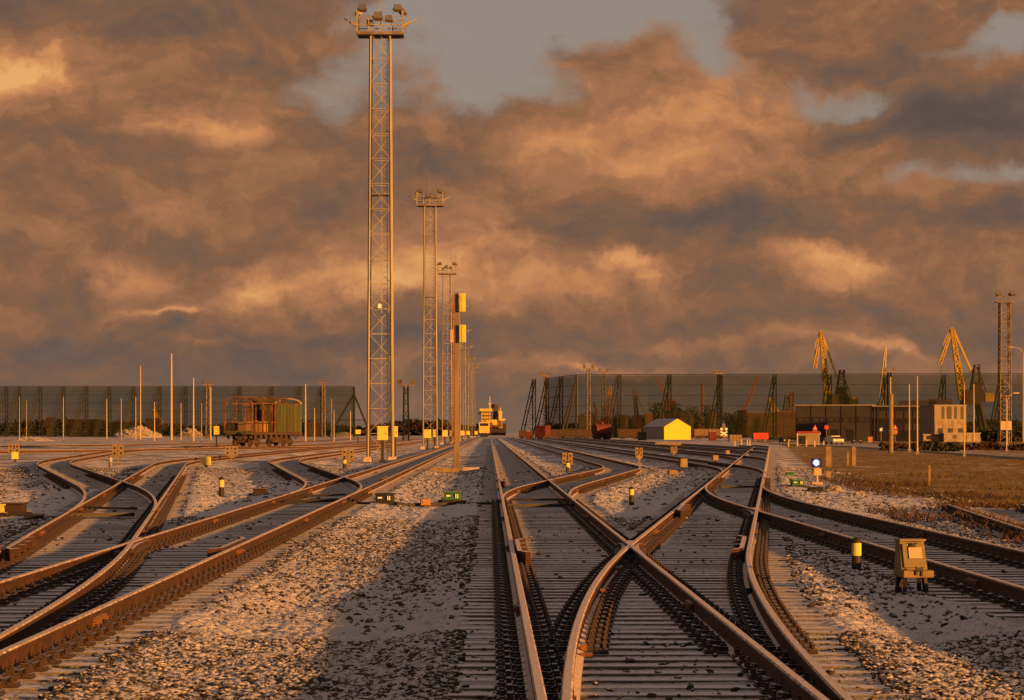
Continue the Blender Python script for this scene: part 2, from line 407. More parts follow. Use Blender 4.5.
amp = np.clip((dd-1.15)/.4, .22, 1)*np.clip(1.8-GY/140, 0, 1)*np.clip(1.5-np.abs(GX)/24, 0, 1)*(GX < field_edge(GY))
zz = zz + (stones(GX, GY, .075, 11)*.040+stones(GX, GY, .045, 31)*.016)*amp + stones(GX, GY, .35, 51)*.045*np.clip((GY-35)/30, 0, 1)*(dd > 1.35)*np.clip((330-GY)/80, 0, 1)
far = GY > 420
zz = np.where((GY > 900) | (np.abs(GX) > 200), -.32, zz)
ny, nx = GX.shape
verts = np.stack([GX.ravel(), GY.ravel(), zz.ravel()], 1)
ii = (np.arange(ny-1)[:, None]*nx+np.arange(nx-1)[None, :]).ravel()
faces = np.stack([ii, ii+1, ii+1+nx, ii+nx], 1)

def ground_material():
    m = bpy.data.materials.new('frosted_ballast_ground'); m.use_nodes = True
    t = NT(m.node_tree); b = t.n['Principled BSDF']
    g = t.new('ShaderNodeNewGeometry'); P = g.outputs['Position']
    sp = t.new('ShaderNodeSeparateXYZ'); t.l.new(g.outputs['Normal'], sp.inputs[0])
    pp = t.new('ShaderNodeSeparateXYZ'); t.l.new(P, pp.inputs[0])
    fineN = t.noise(P, 22, 6, .65); mid = t.noise(P, 1.1, 5, .6); big = t.noise(P, .06, 4, .6)
    fm = t.new('ShaderNodeVertexColor', layer_name='zone')
    sc = t.new('ShaderNodeSeparateColor'); t.l.new(fm.outputs[0], sc.inputs[0])
    stone = t.mix(t.noise(P, 14, 3), (.075,.065,.058,1), (.032,.028,.026,1))
    up = t.m('ADD', sp.outputs[2], t.m('MULTIPLY', t.m('SUBTRACT', fineN, .5), 1.1))
    up = t.m('ADD', up, t.m('MULTIPLY', t.m('SUBTRACT', mid, .5), .5))
    up = t.m('ADD', up, t.m('MULTIPLY', t.m('SUBTRACT', t.noise(P, 4.0, 5, .7), .5), 1.1))
    snow = t.step(up, .50, .92)
    snow = t.m('MULTIPLY', snow, t.m('SUBTRACT', 1.0, t.m('MULTIPLY', sc.outputs[1], .30)))
    farm = t.step(pp.outputs[1], 60, 160)
    bare = t.step(t.noise(P, .22, 5, .65), .44, .60)
    snow = t.m('MULTIPLY', snow, t.m('SUBTRACT', 1.0, t.m('MULTIPLY', t.m('MULTIPLY', farm, bare), .75)))
    col = t.mix(t.m('MULTIPLY', snow, .88), stone, (.66,.62,.61,1))
    # frozen grass field and yards further out are browner and barer
    grass = t.mix(t.noise(P, .5, 5, .65), (.34,.20,.062,1), (.13,.092,.036,1))
    gp_ = t.mix(t.step(t.noise(P, .35, 8, .80), .53, .60), grass, (.46,.40,.34,1))
    edge = t.m('ADD', sc.outputs[0], t.m('MULTIPLY', t.m('SUBTRACT', t.noise(P, .9, 5, .7), .5), .5))
    col = t.mix(t.step(edge, .35, .65), col, gp_)
    t.l.new(col, b.inputs['Base Color']); b.inputs['Roughness'].default_value = .95; b.inputs['Specular IOR Level'].default_value = .1
    bn = t.new('ShaderNodeBump'); bn.inputs['Strength'].default_value = 1.0; bn.inputs['Distance'].default_value = .07
    t.l.new(t.m('ADD', t.noise(P, 9, 6, .7), t.m('MULTIPLY', t.noise(P, 1.2, 4, .6), 1.5)), bn.inputs['Height']); t.l.new(bn.outputs[0], b.inputs['Normal'])
    return m
ground = np_object('ground', verts, faces, ground_material(), smooth=True)
fz = np.clip((GX-field_edge(GY))/2+.5, 0, 1)*np.clip((620-GY)/60, 0, 1)*np.clip((GY-20)/8, 0, 1)
vc = ground.data.color_attributes.new('zone', 'FLOAT_COLOR', 'POINT')
arr = np.zeros((ny*nx, 4), np.float32); arr[:, 0] = fz.ravel(); arr[:, 3] = 1
arr[:, 1] = (np.clip((1.42-dd)/.1, 0, 1)*np.clip((75-GY)/35, 0, 1)).ravel()
vc.data.foreach_set('color', arr.ravel())
tag(ground, kind='structure')
del verts, faces, arr

# loose stones lying on the ballast bed in the foreground
ico = [(0,0,1)]+[(math.cos(a*1.2566)*.894, math.sin(a*1.2566)*.894, .447) for a in range(5)]+[(math.cos(a*1.2566+.628)*.894, math.sin(a*1.2566+.628)*.894, -.447) for a in range(5)]+[(0,0,-1)]
icf = [(0,i+1,(i+1) % 5+1) for i in range(5)]+[(i+1,i+6,(i+1) % 5+1) for i in range(5)]+[((i+1) % 5+1,i+6,(i+1) % 5+6) for i in range(5)]+[(11,(i+1) % 5+6,i+6) for i in range(5)]
def scatter(n, ya, yb, margin, keep, size, seed):
    r = np.random.default_rng(seed)
    y = ya+(yb-ya)*np.sqrt(r.random(n)) if yb > 2*ya else ya+(yb-ya)*r.random(n)
    hw = .197*y+margin; x = (r.random(n)*2-1)*hw
    d = track_dist(x, y)
    pr = np.where(d > 1.5, 1, np.where(d > 1.3, .5, keep))
    # fewer where a patch of snow smoothed the bed
    pr = pr*np.clip(.60+1.3*vnoise(x*.9, y*.6, 77), 0, 1)
    q = (r.random(n) < pr) & (x < field_edge(y)+1)
    # keep rails clear
    for f, a, b in near_tracks:
        dx = np.abs(x-f(y)); q &= ~((y > a) & (y < b) & (np.abs(dx-GA/2-.02) < .12))
    x = x[q]; y = y[q]; d = d[q]; k = len(x)
    s = size*(.45+1.15*r.random(k)**2.5)
    V = np.array(ico)[None]*(.62+.75*r.random((k, 12, 1)))
    V = V*np.stack([1+.5*r.random(k), .75+.35*r.random(k), .55+.4*r.random(k)], 1)[:, None, :]*s[:, None, None]
    a = r.random(k)*6.28; ca, sa = np.cos(a), np.sin(a); tl = (r.random(k)-.5)*1.0; ct, st = np.cos(tl), np.sin(tl)
    X = V[..., 0]*ct[:, None]+V[..., 2]*st[:, None]; Z = -V[..., 0]*st[:, None]+V[..., 2]*ct[:, None]; Yv = V[..., 1]
    V = np.stack([X*ca[:, None]-Yv*sa[:, None], X*sa[:, None]+Yv*ca[:, None], Z], -1)
    z = bed(x, y, d)+.018+s*.12
    V += np.stack([x, y, z], 1)[:, None, :]
    F = (np.arange(k)[:, None, None]*12+np.array(icf)[None]).reshape(-1, 3)
    return V.reshape(-1, 3), F
V1, F1 = scatter(95000, 11, 22, 1.2, .02, .020, 3)
V2, F2 = scatter(100000, 22, 52, 1.0, .012, .027, 4)
V3, F3 = scatter(70000, 52, 125, .5, .02, .045, 9)
st_ = np_object('ballast_stones', np.vstack([V1, V2, V3]), np.vstack([F1, F2+len(V1), F3+len(V1)+len(V2)]), M['stone'])
tag(st_, 'loose grey ballast stones with frost on top between the tracks', 'stones', kind='stuff')

# ------------------------------------------------------------------ rails, sleepers, fastenings
PROF = [(-.075,-.180),(.075,-.180),(.075,-.169),(.016,-.150),(.010,-.13),(.010,-.052),(.034,-.040),(.034,-.012),(.024,0),(-.024,0),(-.034,-.012),(-.034,-.040),(-.010,-.052),(-.010,-.13),(-.016,-.150),(-.075,-.169)]
def rail_mesh(f, off, y0, y1, dz=0, prof=PROF):
    ys = [y0]
    while ys[-1] < y1: ys.append(min(y1, ys[-1]+max(.3, ys[-1]*.009)))
    ys = np.array(ys); xs = f(ys); sl = (f(ys+.05)-f(ys-.05))/.1
    L = np.sqrt(1+sl*sl); nx_, ny_ = 1/L, -sl/L
    cx = xs+off*nx_; cy = ys+off*ny_; n = len(prof)
    V = np.stack([np.array([(cx[i]+p[0]*nx_[i], cy[i]+p[0]*ny_[i], p[1]+dz) for p in prof]) for i in range(len(ys))])
    mb = MB(); mb.v = [tuple(p) for p in V.reshape(-1, 3)]
    for i in range(len(ys)-1):
        for j in range(n): mb.f.append((i*n+j, i*n+(j+1) % n, (i+1)*n+(j+1) % n, (i+1)*n+j))
    mb.f += [tuple(range(n-1, -1, -1)), tuple((len(ys)-1)*n+j for j in range(n))]
    return mb
# one fastening: base plate, two screwed clips each side
fm_ = MB(); fm_.box((0,0,.008), (.50,.17,.016))
for s in (-1, 1):
    fm_.box((s*.10,0,.035), (.07,.10,.04)); fm_.bar((s*.10,0,.05), (s*.10,0,.092), .030, n=6); fm_.bar((s*.10,0,.055),(s*.10,0,.072), .055, n=6)
    fm_.box((s*.165,.0,.035), (.035,.13,.05)); fm_.bar((s*.215,.05,.01), (s*.215,.05,.085), .034, n=6); fm_.bar((s*.215,-.05,.01), (s*.215,-.05,.075), .034, n=6); fm_.box((s*.215,0,.022), (.06,.15,.02))
FAST = fm_.mesh('fastening', 'clip')
def sleeper_mesh(a, b):
    mb = MB(); mb.box(((a+b)/2, 0, -.06), (b-a, .25, .12), tx=(b-a-.03)/(b-a), ty=.88); return mb
SLM = {}
def sleeper(parent, x, y, rz, a, b, seats):
    key = (round(a, 1), round(b, 1))
    if key not in SLM: SLM[key] = sleeper_mesh(*key).mesh('sleeper', 'sleeper')
    o = bpy.data.objects.new('sleeper', SLM[key]); COL.objects.link(o); o.parent = parent
    o.location = (x, y, -.182+random.uniform(-.004, .004)); o.rotation_euler = (0, 0, rz+random.uniform(-.006, .006))
    for s in seats:
        q = bpy.data.objects.new('fastening', FAST); COL.objects.link(q); q.parent = o; q.location = (s, 0, .001)
TG = 'railway tracks of the marshalling yard'
TRK = {
 'C': 'straight centre track running from the foreground to the distant yellow locomotive',
 'D': 'track diverging right from the centre track and running off behind the red level crossing barrier',
 'E': 'near track along the right side beside the grey relay box and the dry grass field',
 'F': 'S curved crossover track leaving the centre track to the right beside the twin indicator plates',
 'P2': 'yard track joining the right diverging track first, just beyond the striped marker post',
 'P3': 'yard track joining the right diverging track second, in front of the yellow tent',
 'P4': 'third yard track joining the right diverging track, between the yellow tent and the red barrier',
 'P5': 'farthest of the yard tracks joining the right diverging track',
 'L': 'straight lit track left of centre passing the concrete pole with the signal panels',
 'G': 'track crossing the lower left corner and diverging left toward the poles',
 'H': 'leftmost curved track swinging left in an S near the left edge',
 'I': 'curved crossover track leaving the left straight track in front of the tallest mast',
 'J': 'far track on which the green and red wagon stands',
 'N': 'curving track passing just in front of the green and red wagon',
 'O': 'farthest track on the left, in front of the snow dusted spoil heaps',
 'K': 'weed grown curved siding at the right edge by the dry red weeds'}
IND = {'C': (11, 100, .52), 'D': (38.5, 100, .55), 'E': (24, 90, .55), 'F': (72, 50, .6), 'L': (15, 100, .55), 'G': (38.5, 100, .6), 'H': (78, 40, .6), 'I': (92, 40, .6), 'K': (24, 55, .6), 'P2': (125, 20, .6)}
for ti, (k, (f, ya, yb)) in enumerate(tracks.items()):
    root = empty('railway_track', (float(f(ya)), ya, 0), 0, TRK[k], 'railway track', TG)
    inv = Matrix.Translation(-root.location)
    dz = -.0021*(ti % 5)
    for s in (-1, 1):
        ra, rb = ya, yb
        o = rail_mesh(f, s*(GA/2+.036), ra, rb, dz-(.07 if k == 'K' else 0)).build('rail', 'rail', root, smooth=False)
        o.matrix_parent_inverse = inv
    if k in ('C', 'D', 'L', 'G', 'E', 'F', 'I'):
        for s in (-1, 1):
            yj = {'C': 23.4, 'D': 41.5, 'L': 21.6, 'G': 41, 'E': 27.5, 'F': 71, 'I': 78}[k]+.4*(s > 0)
            while yj < min(yb-1, 110):
                mb = MB()
                for q in (-1, 1):
                    for a_, b_ in ((0, .27), (.27, .54)):
                        p0 = (float(f(yj+a_))+s*.796+q*.027, yj+a_, -.088); p1 = (float(f(yj+b_))+s*.796+q*.027, yj+b_, -.088)
                        mb.bar(p0, p1, .045); mb.bar((p0[0], p0[1], -.125), (p1[0], p1[1], -.125), .05)
                    for b_ in (.07, .2, .34, .47): mb.box((float(f(yj+b_))+s*.796+q*.06, yj+b_, -.10), (.03, .035, .035))
                o = mb.build('fishplate', 'rustbright', root); o.matrix_parent_inverse = inv
                yj += 12.5
    if k in IND:
        y0, n, step = IND[k]
        cnt = 0; y = y0
        while cnt < n and y < yb-1:
            x = float(f(y)); sl_ = float((f(y+.1)-f(y-.1))/.2); rz = -math.atan(sl_); a, b = -1.37, 1.37; seats = [-.796, .796]
            if k == 'C' and y < 38.2:
                off = float(tracks['D'][0](y))-x
                b = 1.37+off
                if off > .35: seats += [off-.796, off+.796]
                else: seats = [-.796, off/2+.796]
                b += .25*(y < 20)
            if k == 'L' and 10 < y < 38.2:
                off = float(tracks['G'][0](y))-x; a = -1.37+off
                if off < -.35: seats += [off-.796, off+.796]
            sleeper(root, x-root.location.x, y-root.location.y, rz, a, b, seats)
            cnt += 1; y += step
        yfar = y
    else: yfar, step = max(ya+ (26 if k[0] == 'P' else 0), 60), .6
    # the rest of the sleepers as one part
    mb = MB(); y = yfar
    while y < min(yb, 330):
        x = float(f(y)); sl_ = float((f(y+.1)-f(y-.1))/.2); mb.box((x, y, -.24+.002*(ti % 3)), (2.74, .25, .12), rz=-math.atan(sl_)); y += .6
    if mb.v:
        o = mb.build('sleepers', 'sleeper', root); o.matrix_parent_inverse = inv; tag(o, kind='stuff')
# check rails and crossing blocks in the turnouts
def check_rail(k, side, ya, yb):
    f = tracks[k][0]
    off = side*(GA/2-.05)
    g = lambda Y: f(Y)-side*.10*(np.clip((ya+.5-np.asarray(Y))/.5, 0, 1)**1.3+np.clip((np.asarray(Y)-yb+.5)/.5, 0, 1)**1.3)
    ys = np.arange(ya, yb+.01, .1)
    mb = MB(); n = 4; pr = [(-.03,-.17),(.03,-.17),(.03,.02),(-.03,.02)]
    for yy in ys:
        x = float(g(yy))+off
        mb.v += [(x+p[0], yy, p[1]) for p in pr]
    for i in range(len(ys)-1):
        for j in range(4): mb.f.append((i*4+j, i*4+(j+1) % 4, (i+1)*4+(j+1) % 4, (i+1)*4+j))
    mb.f += [(3,2,1,0), tuple((len(ys)-1)*4+j for j in range(4))]
    for yy in (ya+.9, (ya+yb)/2, yb-.9): mb.box((float(f(yy))+side*(GA/2-.1), yy, -.09), (.12,.22,.16))
    return mb
CH = [('C', -1, 32.2, 36.4, 'rusty check rail inside the left rail of the centre track opposite the crossing'),
      ('D', 1, 33, 37.5, 'rusty check rail inside the right rail of the diverging track beside its curve'),
      ('L', 1, 33, 37, 'check rail inside the lit right rail of the left straight track'),
      ('D', -1, 49.5, 53.6, 'short check rail with lit ends on the diverging track beyond the crossing'),
      ('C', -1, 79, 84, 'far check rail on the left rail of the centre track'),
      ('G', -1, 33, 37, 'check rail along the left rail of the track in the lower left corner'),
      ('L', 1, 84, 88, 'far check rail on the left straight track near the dark motor box')]
for k, s, a, b, lab in CH:
    tag(check_rail(k, s, a, b).build('check_rail', 'rail'), lab, 'check rail', 'check rails in the turnouts')
def frog(x, y, s1, s2, lab):
    r = empty('crossing_frog', (x, y, -.18), -math.atan((s1+s2)/2), lab, 'rail crossing', 'cast crossings of the turnouts')
    da = (s2-s1)/2
    mb = MB()
    for sg in (-1, 1):
        # wing rail: bends away from the nose on both sides
        pts = [(sg*.085, 1.1), (sg*.085, .1), (sg*.085, -.35), (sg*(.085+.9*abs(da)), -1.5)]
        for p, q in zip(pts[:-1], pts[1:]): mb.bar((p[0], p[1], .105), (q[0], q[1], .105), .066)
        mb.bar((sg*.085, 1.1, .105), (sg*.16, 1.45, .105), .066)
    mb.build('wing_rail', 'rail', r)
    n = MB()
    n.add([(-.012,-.15,.02),(.012,-.15,.02),(abs(da)*1.3,1.3,.02),(-abs(da)*1.3,1.3,.02),(-.012,-.15,.176),(.012,-.15,.176),(abs(da)*1.3,1.3,.182),(-abs(da)*1.3,1.3,.182)], [(3,2,1,0),(4,5,6,7),(0,1,5,4),(1,2,6,5),(2,3,7,6),(3,0,4,7)])
    n.build('nose', 'rail', r)
    b = MB()
    for i in range(5): b.box((0, -1.1+i*.5, .05), (.42, .13, .07))
    b.build('block', 'clip', r)
def findx(k1, s1, k2, s2, a, b):
    ys = np.linspace(a, b, 4000); q = (tracks[k1][0](ys)+s1*.796)-(tracks[k2][0](ys)+s2*.796)
    i = np.argmin(np.abs(q)); return float(tracks[k1][0](ys[i])+s1*.796), float(ys[i])
for (k1, s1, k2, s2, a, b, sa, sb, lab) in [('C',1,'D',-1,25,45,SL,.1,'crossing where the centre track and the right diverging track cut each other'),
        ('L',-1,'G',1,25,45,SL,-.117,'crossing where the lower left track leaves the left straight track'),
        ('D',1,'E',-1,45,62,.1,SL,'crossing between the right diverging track and the right edge track'),
        ('C',1,'F',-1,75,100,SL,.098,'crossing of the S curved track with the centre track'),
        ('G',-1,'H',1,70,95,-.117,-.207,'crossing of the leftmost curved track with the lower left track'),
        ('L',-1,'I',1,80,110,SL,-.115,'crossing of the left straight track in front of the tallest mast')]:
    x, y = findx(k1, s1, k2, s2, a, b); frog(x, y, sa, sb, lab)
M['relay'] = mat('olive_grey_enamel', (.18,.15,.068), .6, 0, scale=6, var=.25)
M['indic'] = mat('dull_yellow_plate', (.22,.165,.07), .7, 0, scale=8, var=.3)

# ------------------------------------------------------------------ helpers for lattice work
def lattice_leg(mb, a, b, wa, wb, n, t, tb, ux=Vector((1,0,0)), uy=Vector((0,1,0))):
    "four-legged lattice from a to b, widths wa at a and wb at b, n bays"
    a = Vector(a); b = Vector(b)
    cs = [(-.5,-.5),(.5,-.5),(.5,.5),(-.5,.5)]
    P = lambda k, i: a.lerp(b, i/n)+(ux*cs[k][0]+uy*cs[k][1])*(wa+(wb-wa)*i/n)
    for k in range(4): mb.bar(P(k,0), P(k,n), t)
    for i in range(n):
        for k in range(4):
            k2 = (k+1) % 4
            mb.bar(P(k,i+1), P(k2,i+1), tb)
            if (i+k) % 2: mb.bar(P(k,i), P(k2,i+1), tb)
            else: mb.bar(P(k2,i), P(k,i+1), tb)
def floodlight(parent, loc, rz, tilt, big=1.0):
    mb = MB(); rot = Matrix.Rotation(rz, 3, 'Z') @ Matrix.Rotation(tilt, 3, 'X')
    mb.box((0,0,0), (.46*big,.20*big,.42*big), rot=rot, tx=.9); mb.box(tuple(rot @ Vector((0,.15*big,0))), (.3*big,.14*big,.26*big), rot=rot)
    mb.bar(tuple(rot @ Vector((-.26*big,0,0))), tuple(rot @ Vector((-.26*big,.05,-.3*big))), .04); mb.bar(tuple(rot @ Vector((.26*big,0,0))), tuple(rot @ Vector((.26*big,.05,-.3*big))), .04)
    o = mb.build('floodlight', 'lampmetal', parent, loc)
    g = MB(); g.box(tuple(rot @ Vector((0,-.105*big,0))), (.40*big,.015,.36*big), rot=rot); g.build('lens', 'lens', o)
    return o
def make_mast(H, wb, wt, label, cat, group, pw=2.7):
    r = empty('floodlight_mast', (0,0,GZ), 0, label, cat, group)
    f = MB()
    for sx_ in (-.5,.5):
        for sy_ in (-.5,.5): f.box((sx_*wb, sy_*wb, .12), (.5,.5,.36), tx=.8, ty=.8)
    f.build('foundation', 'concrete', r)
    m = MB(); lattice_leg(m, (0,0,.2), (0,0,H), wb, wt, int(H/1.45), .105, .032)
    m.bar((0.1,-wb*.3,.3), (0.1,-wt*.3,H), .035); m.bar((.42,-wb*.3,.3), (.42,-wt*.3,H), .035)
    m.build('lattice_tower', 'galv', r)
    l = MB()
    for i in range(int(H/.35)): l.bar((.1,-.33,.5+i*.35), (.42,-.33,.5+i*.35), .02)
    l.build('ladder', 'galvdark', r)
    b = MB(); b.box((0,0,H*.625), (wt+.15,wt+.15,.06)); b.build('rest_platform', 'galvdark', r)
    p = MB(); h = pw/2
    for yy in (-.8,.8): p.bar((-h,yy,H), (h,yy,H), .18)
    for xx in (-h,0,h): p.bar((xx,-.8,H), (xx,.8,H), .1)
    p.box((0,0,H+.08), (pw,1.5,.04)); p.build('platform', 'galvdark', r)
    q = MB()
    for yy in (-.8,.8):
        for zz in (.5,1.0): q.bar((-h,yy,H+zz), (h,yy,H+zz), .05)
        for xx in (-h,-h/2,0,h/2,h): q.bar((xx,yy,H), (xx,yy,H+1.05), .05)
    for xx in (-h,h):
        for zz in (.5,1.0): q.bar((xx,-.8,H+zz), (xx,.8,H+zz), .05)
        q.bar((xx,-.8,H), (xx,-.8,H+1.35), .12)
    q.build('railing', 'galv', r)
    for sx_ in (-1,1):
        floodlight(r, (sx_*(h-.3),-.75,H+1.5), sx_*.15, R(-35))
        floodlight(r, (sx_*(h-.02),.2,H+1.45), sx_*1.2, R(-35))
        # drop-out lamp on an outrigger
        a = MB(); a.bar((sx_*h,0,H+.45), (sx_*(h+.85),0,H+1.0), .12, .06); a.bar((sx_*h,-.2,H+.5), (sx_*(h+.4),-.2,H+.75), .16); a.build('outrigger', 'galv', r)
    floodlight(r, (-.1,-.85,H+1.0), 0, R(-30), 1.15); floodlight(r, (.55,-.85,H+.85), 0, R(-30), .9); floodlight(r, (-.6,-.5,H+.65), .3, R(-30), .8)
    s = MB(); s.bar((0,0,H), (0,0,H+3.3), .05, .02); s.build('lightning_rod', 'galv', r)
    return r
ML = ['tallest and nearest lattice floodlight mast, rising almost to the top of the picture',
      'second lattice floodlight mast, about half as tall in the picture as the nearest one',
      'third lattice floodlight mast just left of the concrete pole with signal panels',
      'fourth floodlight mast, hidden mostly behind the concrete pole',
      'fifth floodlight mast, the first to stand clear right of the concrete pole',
      'sixth floodlight mast, small and thin right of the concrete pole',
      'seventh floodlight mast, faint and short near the yellow ship',
      'eighth floodlight mast, the smallest nearest the yellow ship']
GM = 'row of lattice floodlight masts along the tracks'
mast = make_mast(25.6, 1.45, 1.15, ML[0], 'floodlight mast', GM)
mast.location = (wx(380.5,156), 156, GZ)
for i in range(1, 8):
    Y = 156+117.4*i
    px = [380.5, 430, 447, 456.5, 462.5, 466, 470, 473][i]
    dup(mast, (wx(px,Y), Y, GZ), 0, ML[i])
# lamp clipped on the tallest mast
r = empty('work_lamp', (wx(379.5,154.9), 155.1, wz(306,155)), 0, 'small lamp, white for its lens glint, clamped to the tallest mast a third of the way up', 'lamp')
m = MB(); m.box((0,0,0),(.22,.2,.26),tx=.8); m.build('housing','white',r); m = MB(); m.bar((0,.1,-.05),(0,.35,-.1),.05); m.bar((.1,.1,-.1),(.55,.15,-.5),.04); m.bar((.55,.15,-.5),(.55,.15,-9),.04); m.build('cable','black',r)  # white housing stands for the bright glint on the lens
# the mast on the right: sturdier, open platform
rm = empty('floodlight_mast', (wx(1004.5,470), 470, GZ), 0, 'sturdy lattice floodlight mast standing alone near the right edge', 'floodlight mast', GM)
m = MB(); lattice_leg(m, (0,0,0), (0,0,25.2), 2.0, 1.7, 15, .2, .08); m.build('lattice_tower', 'galvdark', rm)
m = MB(); m.box((0,0,25.3), (3.3,2,.2)); 
for xx in (-1.5,0,1.5): m.bar((xx,-.9,25.2),(xx,-.9,26.4),.08); m.bar((xx,.9,25.2),(xx,.9,26.4),.08)
m.bar((-1.5,-.9,26.3),(1.5,-.9,26.3),.08); m.build('platform', 'galvdark', rm)
for xx in (-1.3,1.3): floodlight(rm, (xx,-.8,26.9), 0, R(-25), 1.9); floodlight(rm, (xx*.85,.3,26.7), .9*xx, R(-25), 1.5)
bx_ = MB(); bx_.box((0,-1.2,3.0),(2.0,.8,1.6)); bx_.build('equipment_box','cream',rm)
# small masts far away inside the coal terminal
for px, top, Y, lab in [(545.5,376,900,'short far floodlight mast behind the near end of the right net fence'),(588.5,369,800,'far floodlight mast just right of the corner of the net fence'),
                        (603.5,372,900,'thin pointed far mast between the two orange cranes'),(719,374,780,'dark far floodlight mast behind the yellow tent and the red crane'),
                        (889.5,372,760,'dark floodlight mast behind the roof of the office'),(406,386,520,'dark slim lattice pole right of the tallest mast'),(208,385,700,'far floodlight mast behind the left fence beside the pale poles'),(323.5,383,900,'far twin lamp mast behind the left fence right of the wagon')]:
    z = wz(top, Y)
    r = empty('distant_mast', (wx(px,Y), Y, GZ), 0, lab, 'floodlight mast', 'far floodlight masts')
    m = MB(); H = z-GZ; lattice_leg(m, (0,0,0), (0,0,H), 1.1, .8, max(5,int(H/2.2)), .22, .10); m.build('lattice_tower', 'darkgreen' if 'dark' in lab else 'galvdark', r)
    m = MB(); m.box((0,0,H+.1), (3.4,1.2,.3)); m.build('platform', 'galvdark', r)
    for xx in (-1.3,1.3): 
        m = MB(); m.box((xx,-.3,H+.9),(1.0,.5,.9),tx=.8); m.box((xx,.3,H+.4),(.3,.3,.6)); m.build('floodlight', 'lampmetal', r)

# ------------------------------------------------------------------ concrete pole with the signal panels
X0, Y0 = gp(456.5, 471.5, -.22)
r = empty('signal_pole', (X0, Y0, -.22), 0, 'concrete pole with rectangular signal panels at its top, left of the centre track', 'signal pole')
H = wz(292, Y0)+.22
m = MB(); m.box((0,0,H/2),(.27,.22,H),tx=.66,ty=.66); m.build('pole','concretepole',r, bevel=.02)
m = MB(); m.box((-.55,-.1,.06),(1.25,.34,.2)); m.build('footing','wood_old',r, bevel=.02)
m = MB(); m.box((.62,.9,.1),(.75,.3,.16)); m.build('footing','concrete',r, bevel=.02)
m = MB()
for sx_ in (-.02,): 
    m.bar((-.19,-.1,1.2),(-.16,-.1,H-.1),.03); m.bar((-.09,-.14,1.2),(-.09,-.12,H-.1),.03)
    for i in range(int((H-1.4)/.3)): m.bar((-.19,-.13,1.3+i*.3),(-.08,-.14,1.3+i*.3),.022)
m.build('ladder','rustbright',r)
for (pa, pb, ta, tb) in [(459.5,465.5,293.5,312),(459.5,466,325,342.5)]:
    xa, xb = (pa-512)/FPX*Y0-X0, (pb-512)/FPX*Y0-X0; za, zb = wz(tb,Y0)+.22, wz(ta,Y0)+.22
    m = MB(); m.box(((xa+xb)/2,-.22,(za+zb)/2),(xb-xa,.12,zb-za)); p = m.build('signal_panel','yellow',r, bevel=.02)
    q = MB(); q.box(((xa+xb)/2-.05,-.285,(za+zb)/2),(.02,.02,(zb-za)*.96)); q.build('seam','galvdark',p)
    b = MB(); b.bar((0,-.05,za+.15),(xb,-.15,za+.15),.05); b.bar((0,-.05,zb-.15),(xb,-.15,zb-.15),.05); b.build('bracket','galvdark',r)
m = MB(); m.box((-.19,-.05,H-.55),(.13,.3,.55)); m.build('signal_panel','galvdark',r); m = MB(); m.box((-.20,-.05,H-1.95),(.13,.3,.55)); m.build('signal_panel','cream',r)

# ------------------------------------------------------------------ equipment boxes at the feet of the masts
def equip_box(px, py_top, w_px, h_px, Y, lab, legw=.18, mt='yellow'):
    sc = Y/FPX; w_, h_ = w_px*sc, h_px*sc; zt = wz(py_top, Y); x = wx(px, Y)
    r = empty('equipment_cabinet', (x, Y, GZ), R(6), lab, 'equipment cabinet', 'yellow equipment cabinets at the feet of the masts')
    z0 = zt-h_-GZ
    m = MB(); m.box((0,0,z0+h_/2),(w_,.35,h_)); m.box((0,0,z0+h_+.025),(w_*1.1,.42,.05)); m.build('housing',mt,r)
    m = MB(); m.box((0,-.18,z0+h_/2),(w_*.86,.02,h_*.86)); d = m.build('door',mt,r)
    m = MB(); m.box((w_*.3,-.2,z0+h_/2),(.04,.03,.12)); m.build('handle','galvdark',d)
    m = MB(); m.box((0,0,z0/2),(legw,.16,z0)); m.box((0,0,.06),(.36,.3,.12)); m.build('pedestal','black',r)
EB = [(382.5,427,10.5,13,152,'nearest yellow cabinet on a black pedestal inside the foot of the tallest mast'),(394.6,427,6,10,157.5,'narrower yellow cabinet on the right leg of the tallest mast'),
      (427.5,430,7,8,268,'yellow cabinet at the foot of the second mast'),(434.5,430,3.5,7,276,'slim yellow cabinet right of the second mast foot'),
      (445,430.5,5,6,385,'yellow cabinet at the foot of the third mast'),(450.5,430.8,2.6,5,392,'slim cabinet right of the third mast foot'),
      (462.5,431,4,4.4,505,'yellow cabinet just right of the concrete pole'),(468,431.3,3.5,3.6,620,'tiny yellow cabinet far right of the concrete pole, nearer one'),(476,431.3,3,3.2,740,'tiny yellow cabinet far right of the concrete pole, farther one'),
      (216.5,426.5,5.5,8,300,'yellow cabinet standing beside the left end of the wagon'),(358,430,5,4,420,'small pale cabinet between the fence end and the tallest mast')]
for e in EB: equip_box(*e)

# ------------------------------------------------------------------ striped marker posts
def marker(px, pyb, hpx, lab, wpx=None, cols=('black','yellow')):
    x, y = gp(px, pyb, -.24); s = y/FPX; H = hpx*s; wd = (wpx or hpx*.25)*s
    r = empty('marker_post', (x, y, -.24), R(random.uniform(-8,8)), lab, 'marker post', 'short striped marker posts between the tracks')
    m = MB(); m.lathe([(wd*.5,-.1),(wd*.5,H*.5)], (0,0,0), 14); m.lathe([(wd*.5,H*.84),(wd*.5,H*.90),(wd*.38,H*.96),(wd*.15,H)], (0,0,0), 14); m.build('post',cols[0],r,smooth=False)
    m = MB(); m.lathe([(wd*.515,H*.5),(wd*.515,H*.84)], (0,0,0), 14); m.build('band',cols[1],r)
marker(856.5,574,37,'nearest black marker post with a yellow band, left of the grey relay box',9.5)
marker(631.5,503.5,17,'black marker post with a yellow band inside the curve right of the S curved track',5)
